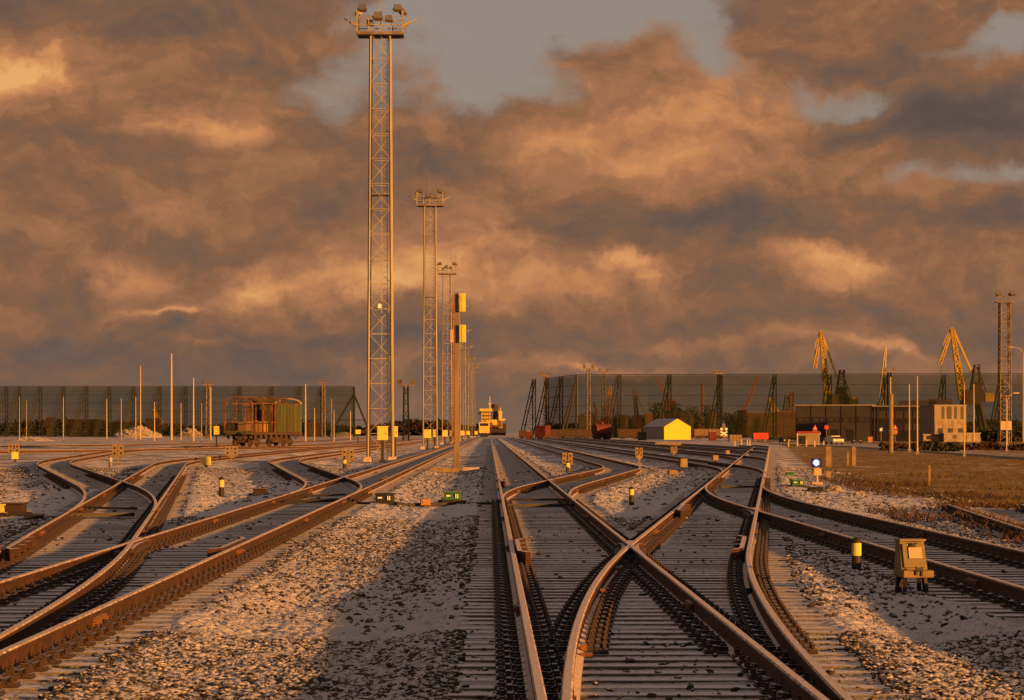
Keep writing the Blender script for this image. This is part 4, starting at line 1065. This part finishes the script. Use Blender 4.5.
def lattice_crane(Y, foot, tip, wpx, label, mt='cranered', house=True, w2=.5, extra=None):
    o = Vector((wx(foot[0],Y),Y,-.3)); q = lambda p: Vector((wx(p[0],Y),Y,wz(p[1],Y)))-o
    r = empty('lattice_crane', tuple(o), 0, label, 'crane', 'lattice boom cranes behind the right net fence')
    s = Y/FPX; a, b = q(foot), q(tip)
    m = MB(); lattice_leg(m, a, b, wpx*s, wpx*s*w2, 12, .42*s*2.2, .22*s*2.2); m.build('boom', mt, r)
    if house:
        m = MB(); m.box((a.x,0,a.z/2+.5),(9*s,4,a.z+1)); m.build('machine_house','redbrown',r)
        m = MB(); m.bar(b,(a.x+7*s,0,a.z+2),.25); m.build('stay','galvdark',r)
        m = MB(); m.box((a.x,0,.5),(11*s,5,1)); m.build('crawler','black',r)
LC = [(880,(606,420),(610.5,386),3.4,'orange lit lattice crane between the first two towers of the right fence','orange'),(880,(637,418),(634.5,391),3.6,'red and orange lattice crane behind the tent end of the fence','wred'),
      (900,(742,413),(758,376.5),3.2,'red crane boom leaning right behind the fence above the red barrier','cranered'),(1100,(669,402),(657,378),1.4,'thin red crane boom leaning left above the yellow tent','cranered'),
      (1050,(790,425),(792.5,392),5,'faint orange crane tower left of the office','wred'),(1150,(702,425),(702,384),1.2,'faint slim red crane mast right of the yellow tent','cranered'),(1050,(599,425),(594,402),2.2,'short dark crane boom left of the orange lit crane','redbrown')]
for Y, f, t, wp, lab, mt in LC: lattice_crane(Y, f, t, wp, lab, mt)
lattice_crane(1000,(880,408),(885.8,347),4.6,'pale pinkish lattice tower crane behind the office roof','galv',True,.25)
jib_crane('harbour_crane',1180,(780,433),((776,424),(770,398)),None,((770,398),(784,420)),'faint yellow crane half lost behind the net between tent and office','craney')
jib_crane('harbour_crane',1280,(158,433),((158,425),(154,409)),None,((154,409),(163,423)),'tiny far crane behind the left fence','craney',None,False)

# ------------------------------------------------------------------ ship at the vanishing point
Ys = 1500; o = (wx(490,Ys),Ys,-.3); s = Ys/FPX
r = empty('cargo_ship', o, 0, 'yellow lit cargo ship seen end on at the far end of the centre track', 'ship', scale=.88)
m = MB(); m.box((1,0,4.0),(32*s,60,7.5),tx=1.04); m.build('hull','hull',r)
m = MB()
for k in range(4): m.bar((-11*s,-36,8.3+k*2.3),(3*s,-36,8.3+k*2.3),.18)
for k in range(6): m.bar((-11*s+k*2.6*s,-36,7),(-11*s+k*2.6*s,-36,15.8),.16)
m.bar((4*s,-34,8),(10*s,-34,13),.35); m.bar((10*s,-34,7),(10*s,-34,14.5),.35); m.build('railing','underframe',r)
m = MB(); m.box((-4*s,-31,11.2),(10*s,9,9.4)); m.box((-4*s,-31,16.6),(14*s,8,1.6)); m.box((12*s,-28,10.5),(4*s,9,11)); m.box((2*s,-34,8.6),(13*s,4,3.4)); m.build('superstructure','shipw',r)
m = MB()
for k in range(4):
    for i in range(5): m.box((-4*s-4*.55+i*1.1,-35.56,8.2+k*2.3),(.6,.08,.9))
m.build('window','glass',r)
m = MB(); m.box((6.5*s,-24,13.6),(6*s,6,9),tx=.8); m.bar((5.5*s,-24,17),(6.2*s,-24,20.3),3.4,4.4,n=12); m.build('funnel','underframe',r)
m = MB(); m.bar((.3*s,-31,16),(.3*s,-31,25.5),.9,.35); m.box((.3*s,-31,20.5),(2.2,.6,.6)); m.bar((-13*s,-20,14.2),(-8*s,-20,15.6),1.5); m.bar((-9*s,-20,7),(-9*s,-20,15),.7); m.bar((12.5*s,-28,9.8),(17.5*s,-28,10.6),1.2); m.bar((12*s,-28,15),(12*s,-28,18),.5); m.build('mast','shipw',r)
m = MB(); m.box((9*s,-33,7.6),(9*s,4,4.2)); m.box((1*s,-36.5,6.8),(3,2,2.8)); m.build('deck_gear','wred',r)
# locomotive standing at the end of the track
Yl = 720; xl = float(tracks['C'][0](Yl))-2.6
r = empty('locomotive', (xl, Yl, 0), 0, 'small yellow locomotive standing at the vanishing point below the ship', 'locomotive')
m = MB(); m.box((0,6,1.1),(3.0,12,.5)); m.box((0,6,.6),(2.2,10,.6)); m.build('underframe','black',r)
m = MB(); m.box((-.55,4,2.35),(1.6,8,1.9)); m.box((0,9,2.9),(3.0,3.6,3.0)); m.box((.95,1.5,1.8),(1.0,2,.9)); m.build('body','shipw',r)
m = MB(); m.box((0,7.17,3.7),(2.3,.06,.8)); m.build('windscreen','glass',r)
for sx_ in (-.95,.95): m = MB(); m.bar((sx_,-.05,1.5),(sx_,-.15,1.5),.3,n=10); m.build('headlight','white',r)

# ------------------------------------------------------------------ rolling stock, containers and huts in the background
def wagon_box(px0, px1, top, bot, Y, lab, mt, kind='box', rz=0):
    s = Y/FPX; x = wx((px0+px1)/2,Y); W_ = (px1-px0)*s; zt = wz(top,Y)+.2; zb = max(.9, wz(bot,Y)+.2)
    r = empty('goods_wagon', (x,Y,-.2), rz, lab, 'wagon', 'goods wagons in the distance')
    m = MB()
    if kind == 'tank':
        zc = (zt+zb)/2; m.bar((-W_/2,0,zc),(W_/2,0,zc),zt-zb,n=20); m.bar((0,0,zc),(0,0,zt+.5),.9,n=12)
    else:
        m.box((0,0,(zt+zb)/2),(W_,2.9,zt-zb)); 
        for i in range(7): m.box((-W_/2+W_*(i+.5)/7,-1.47,(zt+zb)/2),(.12,.08,zt-zb))
    m.build('body',mt,r)
    m = MB(); m.box((0,0,zb-.15),(W_*1.02,2.4,.28)); m.box((0,0,.72),(W_*.5,1.4,.35)); m.build('underframe','underframe',r)
    for sx_ in (-.36,-.26,.26,.36):
        m = MB(); m.bar((sx_*W_,-.9,.5),(sx_*W_,.9,.5),.95,n=14); m.build('wheelset','underframe',r)
wagon_box(593,611,424,436,640,'dark red tank wagon between the fence towers, facing the camera left of the tent','redbrown','tank',R(30))
wagon_box(618,641,429,438,660,'dark low wagon left of the yellow tent','underframe')
wagon_box(538,548,425.5,437,640,'small red wagon end at the corner of the right fence','redbrown','box',R(55))
wagon_box(519,533,430.5,437.5,700,'dark wagon right of the yellow locomotive','underframe')
wagon_box(549,592,429.5,437.5,720,'long dark string of wagons in front of the right fence return','underframe')
wagon_box(694,722,429,436.5,680,'long pale flat wagon between the tent and the crossed sign','tank')
def block(px0, px1, top, Y, lab, mt, name='container', cat='container', grp='containers and stock in the distance', bot=None, rz=0, dpt=5):
    s = Y/FPX; x = wx((px0+px1)/2,Y); W_ = (px1-px0)*s; zt = wz(top,Y)+.3
    r = empty(name, (x,Y,-.3), rz, lab, cat, grp)
    m = MB(); m.box((0,0,zt/2),(W_,dpt,zt)); m.build('body',mt,r)
    m = MB(); n = max(4,int(W_/.6))
    for i in range(n): m.box((-W_/2+W_*(i+.5)/n,-dpt/2-.03,zt/2),(W_/n*.5,.06,zt*.92))
    m.build('ribs',mt,r)
    m = MB(); m.box((0,0,zt+.05),(W_*1.01,dpt*1.02,.1)); m.build('top_frame','snowroof',r)
    return r
BL = [(638.5,646,432,600,'small olive green container beside the yellow tent','wgreen'),(770.5,780,433.2,560,'x',None)]
block(638,646,432,600,'small olive green container at the left end of the yellow tent','wgreen')
for a in [(578,596,415.5,905,'long sandy container stack at the foot of the fence corner','tank'),(613,628,415,905,'pale sandy container behind the second fence tower','tank'),(645,652,413.5,890,'orange lit container behind the left end of the tent','orange'),
          (744,776,412.5,930,'orange brown shed behind the fence above the red barrier','brick'),(776,796,411.5,930,'orange container stack left of the office','brick'),(84,94,419,1120,'x2',None)]:
    if a[5]: block(*a)
for a in [(70,104,419.5,1090,'long low orange building behind the left fence','brick'),(148,158,418.5,1090,'small orange building behind the left fence beside the tall pole','brick'),(49,54,417,1090,'narrow pale building behind the fence at the far left','tank'),
          (110,134,422,1085,'low reddish building behind the middle of the left fence','brick'),(308,322,423,1080,'low dark red building behind the fence right of the wagon','brick')]:
    block(*a, name='distant_building', cat='building', grp='low buildings behind the left fence', dpt=12)
# sandy silos
for px, top, rr, lab in [(684,410.5,8.6,'large sandy storage dome behind the yellow tent, left of the pair'),(712,411,6.5,'smaller sandy storage dome right of the yellow tent')]:
    Y = 900; s = Y/FPX; zt = wz(top,Y)+.3; R_ = rr*s*1.1
    r = empty('storage_tank', (wx(px,Y),Y,-.3), 0, lab, 'storage tank', 'sandy storage tanks behind the fence')
    m = MB(); m.lathe([(R_,0),(R_,zt*.62),(R_*.93,zt*.74),(R_*.7,zt*.92),(R_*.3,zt)],(0,0,0),24); m.build('shell','tank',r,smooth=True)
    m = MB(); m.lathe([(R_*1.02,zt*.6),(R_*1.02,zt*.64)],(0,0,0),24); m.bar((R_,0,0),(R_*.4,0,zt),.4); m.build('stairway','galvdark',r)

# ------------------------------------------------------------------ office, white building, huts
Yo = 560; s = Yo/FPX
def building(px0, px1, top, Y, rz, depth, label, wall, name='office_building'):
    s = Y/FPX; x0 = wx(px0,Y); W_ = (px1-px0)*s/math.cos(rz); H = wz(top,Y)+.3
    r = empty(name, (x0, Y, -.3), rz, label, 'building')
    m = MB(); m.box((W_/2,depth/2,H/2),(W_,depth,H)); m.build('wall',wall,r)
    m = MB(); m.box((W_/2,depth/2,H+.06),(W_+.3,depth+.3,.18)); m.build('roof','snowroof',r)
    return r, W_, H
r, W_, H = building(796,869,405.5,555,R(-14),12,'dark clad two storey office block with a snowy roof edge, left part','clad')
m = MB()
for i in range(6): m.box((W_*i/5,-.05,H/2),(.14,.1,H))
m.build('mullion','clad2',r)
for i in range(5):
    m = MB(); m.box((W_*(i+.5)/5,-.03,H*.60),(W_/5*.9,.08,1.15)); wdo = m.build('window','glass',r)
    m = MB(); m.box((W_*(i+.5)/5-.5,-.085,H*.60),(.9,.03,.7)); m.box((W_*(i+.5)/5+.7,-.085,H*.60),(.5,.03,.6)); m.build('blind','clad',wdo)
for i in range(4):
    m = MB(); m.box((W_*(i+.6)/5,-.03,1.3),(1.5,.07,2.3)); m.build('door','clad2',r)
r, W_, H = building(869,944,406.5,552,R(-14),12,'dark glazed office wing between the left office block and the white panelled building','clad2')
for i in range(9):
    m = MB(); m.box((W_*(i+.5)/9,-.03,H*.76),(W_/9*.82,.08,1.6)); m.build('window','clad',r)
for i in range(9):
    m = MB(); m.box((W_*(i+.5)/9,-.03,H*.40),(W_/9*.82,.08,1.4)); m.build('window','clad' if i > 3 else 'glass',r)
m = MB()
for i in range(3): m.box((W_*(.03+i*.04),-.12,H/2),(.18,.2,H))
m.build('fin','clad',r)
m = MB(); m.box((W_*.6,5,H+.75),(8,4,1.1)); m.box((W_*.9,5,H+.9),(5,4,1.4)); m.build('roof_plant','clad',r)
r, W_, H = building(934.5,967,405.5,520,R(8),10,'pale panelled building at the right end of the dark office','wallw','panelled_building')
m = MB()
for i in range(4): m.box((W_*(.27+.2*i),-.04,H*.80),(.5 if i != 1 else .9,.08,H*.34))
m.build('window','clad2',r)
m = MB(); m.box((W_/2,-.05,H*.30),(W_,.1,H*.6)); m.build('lower_cladding','galvdark',r)
for i in range(5): 
    m = MB(); m.box((W_*(.18+.16*i),-.14,H*(.30+.12*(i % 2))),(1.0,.08,1.0)); m.box((W_*(.18+.16*i),-.19,H*(.30+.12*(i % 2))),(.5,.04,.5)); m.build('fan_unit','wallw' if i % 2 else 'black',r)
r, W_, H = building(923.5,943,434.8,500,R(8),3,'small pale site cabin in front of the dark office wing','wallw','site_cabin')
m = MB(); m.box((W_*.28,-.03,H*.6),(.9,.08,.7)); m.build('window','glass',r); m = MB(); m.box((W_*.72,-.03,H*.42),(.8,.06,H*.8)); m.build('door','galv',r)
r, W_, H = building(944,981,433.5,498,R(8),3,'long pale container like cabin in front of the panelled building','galvdark','site_cabin')
for i in range(1): m = MB(); m.box((W_*.3,-.03,H*.6),(.8,.08,.7)); m.build('window','clad2',r)
m = MB(); m.box((W_*.7,-.06,H*.45),(1.1,.06,H*.8)); m.build('door','galvdark',r)
r, W_, H = building(797.5,818,434.5,362,R(-10),3,'low hut with a red roof left of the white van','wallw','gate_hut')
m = MB(); m.box((W_*.5,1.5,H+.3),(W_+.3,3.4,.30),tx=.94,ty=.6); m.build('canopy','red',r); m = MB(); m.box((W_*.22,-.03,H*.5),(1.0,.08,H*.75)); m.build('doorway','black',r)
# red barrier with legs
Y = 500; s = Y/FPX
r = empty('barrier_board', (wx(761,Y),Y,-.3), 0, 'red board on two posts closing the end of the right diverging track', 'barrier')
m = MB(); m.box((0,0,wz(436,Y)+.3),(15*s,.1,6.4*s)); m.build('board','red',r)
for sx_ in (-5.5,4): m = MB(); m.bar((sx_*s,.1,0),(sx_*s,.1,wz(433,Y)+.3),.28); m.build('leg','wood_old',r)
# crossed level crossing sign with lamps
Y = 430; s = Y/FPX
r = empty('level_crossing_sign', (wx(723.8,Y),Y,-.3), 0, 'white crossed level crossing sign with round lamps above it', 'road sign')
zc = wz(433.5,Y)+.3
m = MB(); m.bar((0,0,0),(0,0,wz(423,Y)+.3),.12,n=8); m.build('post','galvdark',r)
m = MB(); m.bar((-3.3*s,-.12,zc-1.9*s),(3.3*s,-.12,zc+1.9*s),.22); m.bar((-3.3*s,-.17,zc+1.9*s),(3.3*s,-.17,zc-1.9*s),.22); m.build('cross','white',r)
for sx_ in (-2.4,2.4): m = MB(); m.bar((sx_*s,-.1,zc+4.4*s),(sx_*s,-.25,zc+4.4*s),.42,n=12); m.build('lamp','white',r)
m = MB(); m.box((0,-.05,zc+4.4*s),(6.5*s,.08,.5)); m.box((0,-.05,zc+7*s),(.5,.1,.9)); m.build('backboard','galvdark',r)
def sign(px, pc, size, Y, lab, shape, mt, pyb=442):
    s = Y/FPX; z = wz(pc,Y)+.3
    r = empty('road_sign', (wx(px,Y),Y,-.3), 0, lab, 'road sign', 'road signs near the office')
    m = MB(); m.bar((0,0,0),(0,0,z+size*.5*s),.10,n=8); m.build('post','galvdark',r)
    m = MB()
    if shape == 'round': m.bar((0,-.08,z),(0,-.12,z),size*s,n=20)
    elif shape == 'tri': m.add([(-size*.6*s,-.08,z-size*.5*s),(size*.6*s,-.08,z-size*.5*s),(0,-.08,z+size*.6*s),(-size*.6*s,-.12,z-size*.5*s),(size*.6*s,-.12,z-size*.5*s),(0,-.12,z+size*.6*s)],[(0,1,2),(3,4,5),(0,1,4,3),(1,2,5,4),(2,0,3,5)])
    else: m.box((0,-.1,z),(size*s,.05,size*s))
    p = m.build('plate',mt,r)
    if shape == 'tri':
        m = MB(); k=.55; m.add([(-size*.6*s*k,-.13,z-size*.36*s),(size*.6*s*k,-.13,z-size*.36*s),(0,-.13,z+size*.30*s),(-size*.6*s*k,-.14,z-size*.36*s),(size*.6*s*k,-.14,z-size*.36*s),(0,-.14,z+size*.30*s)],[(0,1,2),(3,4,5),(0,1,4,3),(1,2,5,4),(2,0,3,5)]); m.build('face','cream',p)
        m = MB(); m.box((0,-.1,z-size*1.1*s),(size*s,.05,size*.9*s)); m.build('lower_plate','orange',r)
    if shape == 'square':
        m = MB(); m.box((0,-.13,z),(size*.3*s,.02,size*.7*s)); m.bar((-size*.3*s,-.13,z-size*.2*s),(size*.3*s,-.13,z+size*.2*s),.1); m.build('symbol','white',p)
sign(826.5,427.3,4.6,430,'round red sign beside the red roofed hut','round','red')
sign(815,427.5,4.6,440,'triangular warning sign above the red roofed hut','tri','red')
sign(895,427,4.6,400,'triangular warning sign right of the thick timber pole','tri','red')
sign(881,429.5,4.0,420,'blue square sign in front of the dark office','square','bluep')
# van, cars and bin
def vehicle(px0, px1, top, Y, lab, name, cat, mt, rz=0, h=None):
    s = Y/FPX; W_ = (px1-px0)*s; H = wz(top,Y)+.3
    r = empty(name, (wx((px0+px1)/2,Y),Y,-.3), rz, lab, cat)
    m = MB(); m.box((0,0,.28+H*.22),(W_,4.2,H*.42)); m.box((0,.5,H*.72),(W_*.92,2.9,H*.5),tx=.86,ty=.86); m.build('body',mt,r,bevel=.08)
    m = MB(); m.box((0,-1.0,H*.72),(W_*.76,.06,H*.27)); m.build('windscreen','glass',r)
    for sx_ in (-1,1):
        m = MB(); m.box((sx_*W_*.36,-2.12,.28+H*.22),(W_*.16,.05,.16)); m.build('headlight','white',r)
        for yy in (-1.3,1.3): m = MB(); m.bar((sx_*W_*.40,yy,.32),(sx_*W_*.5,yy,.32),.62,n=16); m.build('wheel','black',r)
    m = MB(); m.box((0,-2.12,.42),(W_*.9,.06,.14)); m.build('bumper','black',r)
vehicle(828.5,840,435.3,385,'small white van facing the camera in front of the dark office','parked_van','van','silv',R(10))
vehicle(821,829,437,392,'dark car parked left of the white van','parked_car','car','hull',R(10))
vehicle(852,861,439,420,'dark low car in front of the office beside the orange bin','parked_car','car','clad',R(-5))
Y = 465; s = Y/FPX; r = empty('waste_bin', (wx(870,Y),Y,-.3), 0, 'orange waste bin on the pavement before the office', 'bin')
zt = wz(436.5,Y)+.3; m = MB(); m.box((0,0,zt*.45),(4.4*s,.8,zt*.8),tx=1.08); m.build('body','orange',r); m = MB(); m.box((0,0,zt*.9),(4.9*s,.9,.14)); m.build('lid','orange',r)
vehicle(781,788,437,430,'dark car by the bollards left of the red roofed hut','parked_car','car','hull',R(5))
# far red and white object near the ship end
block(526.5,530,431.5,620,'small red relay hut in front of the fence end','redbrown','relay_hut','hut','small huts in the distance',dpt=2)
block(709,716,431.5,560,'dark brown hut between the tent and the crossed sign','redbrown','relay_hut','hut','small huts in the distance',dpt=2)
block(729,741,435.5,520,'orange timber platform left of the red barrier','wood_old','loading_platform','platform','small huts in the distance',dpt=3)
block(655,681,443.4,330,'low timber coloured platform between the yard tracks, before the yellow tent','wood_old','loading_platform','platform','small huts in the distance',dpt=1.2)

# ------------------------------------------------------------------ road, heaps, vegetation
def strip(name, far, near, z, m, n=40):
    a = [gp(*p, z) for p in far]; b = [gp(*p, z) for p in near]
    def rs(pts, t):
        pts = np.array(pts); L = np.concatenate([[0], np.cumsum(np.hypot(*np.diff(pts, axis=0).T))]); L /= L[-1]
        return np.interp(t, L, pts[:,0]), np.interp(t, L, pts[:,1])
    mb = MB(); t = np.linspace(0,1,n); ax, ay = rs(a,t); bx, by = rs(b,t)
    mb.v = [(ax[i],ay[i],z) for i in range(n)]+[(bx[i],by[i],z) for i in range(n)]
    mb.f = [(i,i+1,n+i+1,n+i) for i in range(n-1)]
    return tag(mb.build(name, m), kind='structure'), (bx, by)
rd, near = strip('road', [(770,442.2),(860,443.3),(905,446),(960,450.2),(1060,455.5)], [(770,444.2),(850,447),(905,450.5),(960,454.5),(1060,461.5)], -.296, 'asphalt')
mb = MB()
for i in range(len(near[0])-1):
    mb.bar((near[0][i],near[1][i]-.15,-.28),(near[0][i+1],near[1][i+1]-.15,-.28),.2)
tag(mb.build('road_kerb','concrete'), kind='structure')
def heap(px, pyb, wpx, hpx, lab, seed, dpt=None, mt='dirt', n=44):
    x, y = gp(px, pyb, -.25); s = y/FPX; a = wpx*s/2; h = hpx*s; b = dpt or a*.8
    u_ = np.linspace(-1,1,n); U,V = np.meshgrid(u_,u_); rr = np.sqrt(U*U+V*V)
    z = h*np.clip(1-rr**1.5,0,1)*(.35+1.1*vnoise(U*3.5+seed,V*3.5+seed,seed)) + h*.30*stones(U*a+seed*7,V*b,max(.22,a*.13),seed)*(rr<.95)+h*.16*stones(U*a+seed*3,V*b,max(.12,a*.05),seed+2)*(rr<.97)
    vs = np.stack([U.ravel()*a*1.05, V.ravel()*b, z.ravel()-.04],1); ii = (np.arange(n-1)[:,None]*n+np.arange(n-1)[None]).ravel()
    o = np_object('spoil_heap', vs, np.stack([ii,ii+1,ii+1+n,ii+n],1), M[mt]); o.location = (x,y,-.27)
    tag(o, lab, 'heap', 'heaps of frozen spoil and snow')
for i, a in enumerate([(138,437.5,48,8.5,'wide snowy spoil heap below the tall slim pole on the left'),(190,437,26,7.5,'snowy spoil heap left of the wagon'),(30,441,50,3.5,'low dark snow bank at the left edge'),
            (342,436.8,24,4.2,'low spoil heap between the wagon and the tallest mast'),(8,435,14,6,'bright heap at the left edge beyond the far tracks'),(38,434.6,14,7,'small bright heap right of the one at the left edge'),(830,492,34,7.0,'heap of snowy rubble right of the green motor'),
            (860,497,30,6,'second rubble heap lying against the weeds, right of the snowy one'),(790,470,20,3,'low snowy bank behind the far green cover'),(255,436.4,18,3,'low heap behind the wagon')]):
    heap(*a, 3+i)
# grass, weeds and shrubs: blades and twigs as thin tapered blades
def blades(n, sampler, hgt, wid, lean, seed, name, m, label, cat, zb=-.32):
    r_ = np.random.default_rng(seed); x, y = sampler(r_, n); k = len(x)
    z0 = np.full(k, zb); h = hgt*(.4+.9*r_.random(k)); a = r_.random(k)*6.28; w_ = wid*(.6+.8*r_.random(k))
    lx, ly = np.cos(a)*lean*h*r_.random(k), np.sin(a)*lean*h*r_.random(k); b = r_.random(k)*3.14; cx, cy = np.cos(b)*w_/2, np.sin(b)*w_/2
    v = np.stack([np.stack([x-cx,y-cy,z0],1), np.stack([x+cx,y+cy,z0],1), np.stack([x+lx+cx*.4,y+ly+cy*.4,z0+h*.6],1), np.stack([x+lx*2.2,y+ly*2.2,z0+h],1)],1)
    f = np.arange(k)[:,None]*4+np.array([[0,1,2,3]])
    o = np_object(name, v.reshape(-1,3), f, M[m]); return tag(o, label, cat, kind='stuff')
def s_field(r_, n):
    y = 58+200*r_.random(n)**1.6; x = field_edge(y)+.3+(y*.24-field_edge(y)+1)*r_.random(n)
    q = vnoise(x*.35,y*.2,41) > .38*r_.random(n)+.2
    return x[q], y[q]
blades(60000, s_field, .07, .02, .6, 5, 'dry_grass', 'grass', 'dry brown grass on the field right of the tracks', 'grass', -.34)
def s_weed(r_, n):
    y = 36+24*r_.random(n); x = 7.3+(y-36)*.02+5.5*r_.random(n)
    q = (vnoise(x*.8,y*.5,43) > .45) & (np.abs(x-tracks['K'][0](y)) > .35) & (x > tracks['E'][0](y)+1.9)
    return x[q], y[q]
blades(13000, s_weed, .24, .008, .5, 6, 'tall_weeds', 'weed', 'tall dry reddish weeds around the siding at the right edge', 'weeds', -.30)
def s_tuft(r_, n):
    y = 62+150*r_.random(n)**1.4; x = field_edge(y)+.2+(y*.22-field_edge(y)+1)*r_.random(n)
    q = (vnoise(x*1.1,y*.35,61) > .66) & (vnoise(x*.25,y*.08,62) > .35)
    return x[q], y[q]
blades(38000, s_tuft, .16, .016, .55, 15, 'grass_tufts', 'grass', 'taller tufts of dry grass standing about the field', 'grass', -.33)
def s_weed2(r_, n):
    y = 60+40*r_.random(n); x = field_edge(y)-1.0+3.2*r_.random(n)
    q = vnoise(x*.8,y*.3,44) > .5
    return x[q], y[q]
blades(9000, s_weed2, .17, .010, .5, 8, 'field_edge_weeds', 'weed', 'dry weeds along the near edge of the grass field', 'weeds', -.30)
def bush(px0, px1, pyb, hpx, lab, mt, seed, n=1500, name='shrub_row'):
    x0, y = gp(px0, pyb, -.3); x1, _ = gp(px1, pyb, -.3); s = y/FPX; h = hpx*s
    r_ = np.random.default_rng(seed); X = x0+(x1-x0)*r_.random(n); hh = h*(.35+.9*vnoise((X-x0)*.8/max(h,.5),X*0+seed,seed)); Z = hh*r_.random(n)**.8; Yq = y+(r_.random(n)-.5)*h*2
    w_ = .09*h+.06; a = r_.normal(size=(n,4,3))*w_; V = np.stack([X,Yq,Z-.3],1)[:,None,:]+a
    o = np_object(name, V.reshape(-1,3), np.arange(n)[:,None]*4+np.array([[0,1,2,3]]), M[mt]); tag(o, lab, 'shrubs', kind='stuff')
bush(880,1030,450,7,'brown scrub along the far side of the road','weed',11,2600)
bush(915,958,451.5,8,'dark bushy scrub in front of the site cabins','shrub',12,1500)
bush(984,1040,441.5,14,'dark evergreen shrubs right of the white panelled building','shrub',13,2200)
bush(752,800,440,4,'dark scrub beyond the bollards','shrub',14,900)
# distant woodland all along the horizon: crowns massed together
def woods(x0, x1, Y, h, seed, n, lab):
    r_ = np.random.default_rng(seed); X = x0+(x1-x0)*r_.random(n)
    top = h*(.45+.75*vnoise(X/22,X*0+3,seed)*(.6+.6*vnoise(X/7,X*0+9,seed+1))); Z = top*r_.random(n)**.75; Yq = Y+(r_.random(n)-.5)*50
    a = r_.normal(size=(n,4,3))*1.15; V = np.stack([X,Yq,Z-.3],1)[:,None,:]+a
    o = np_object('distant_wood', V.reshape(-1,3), np.arange(n)[:,None]*4+np.array([[0,1,2,3]]), M['wood']); tag(o, lab, 'woodland', kind='stuff')
woods(-480, -20, 1500, 7, 21, 16000, 'dark leafless wood along the horizon on the left')
woods(20, 520, 1450, 10, 22, 20000, 'dark wood along the horizon on the right behind the cranes')
# single trees behind the fence on the right
def tree(px, top, Y, wpx, lab, seed):
    s = Y/FPX; H = wz(top,Y)+.3; x = wx(px,Y); r_ = random.Random(seed); Rw = wpx*s/2
    r = empty('bare_tree', (x,Y,-.3), 0, lab, 'tree', 'single trees behind the right fence')
    m = MB(); m.bar((0,0,0),(0,0,H*.6),.5,.25,n=7); tips = []
    for i in range(9):
        a = r_.random()*6.28; z0 = H*(.25+.35*r_.random()); e = (math.cos(a)*Rw*.6, math.sin(a)*Rw*.6, z0+H*.25); m.bar((0,0,z0),e,.2,.08,n=5); tips.append(e)
    m.build('trunk','bark',r)
    n = 420; q = MB()
    for i in range(n):
        t = tips[i % 9]; c = (t[0]+r_.gauss(0,Rw*.33), t[1]+r_.gauss(0,Rw*.33), min(H, t[2]+r_.gauss(0,H*.13)))
        v = [tuple(c[k]+r_.gauss(0,.45) for k in range(3)) for _ in range(3)]; q.add(v,[(0,1,2)])
    o = bpy.data.objects.new('crown', q.mesh('crown','twig',fixn=False)); COL.objects.link(o); o.parent = r
for i, (px, top, Y, wp, lab) in enumerate([(657,404,950,16,'bushy tree above the left end of the yellow tent'),(694,407,960,14,'tree between the two sandy domes'),(708,406,980,12,'tree behind the smaller sandy dome'),(735,414,900,22,'dark wide tree left of the leaning red crane'),
        (590,412,960,14,'small tree behind the fence corner'),(676,404,990,13,'tree behind the larger sandy dome')]):
    tree(px, top, Y, wp, lab, 30+i)
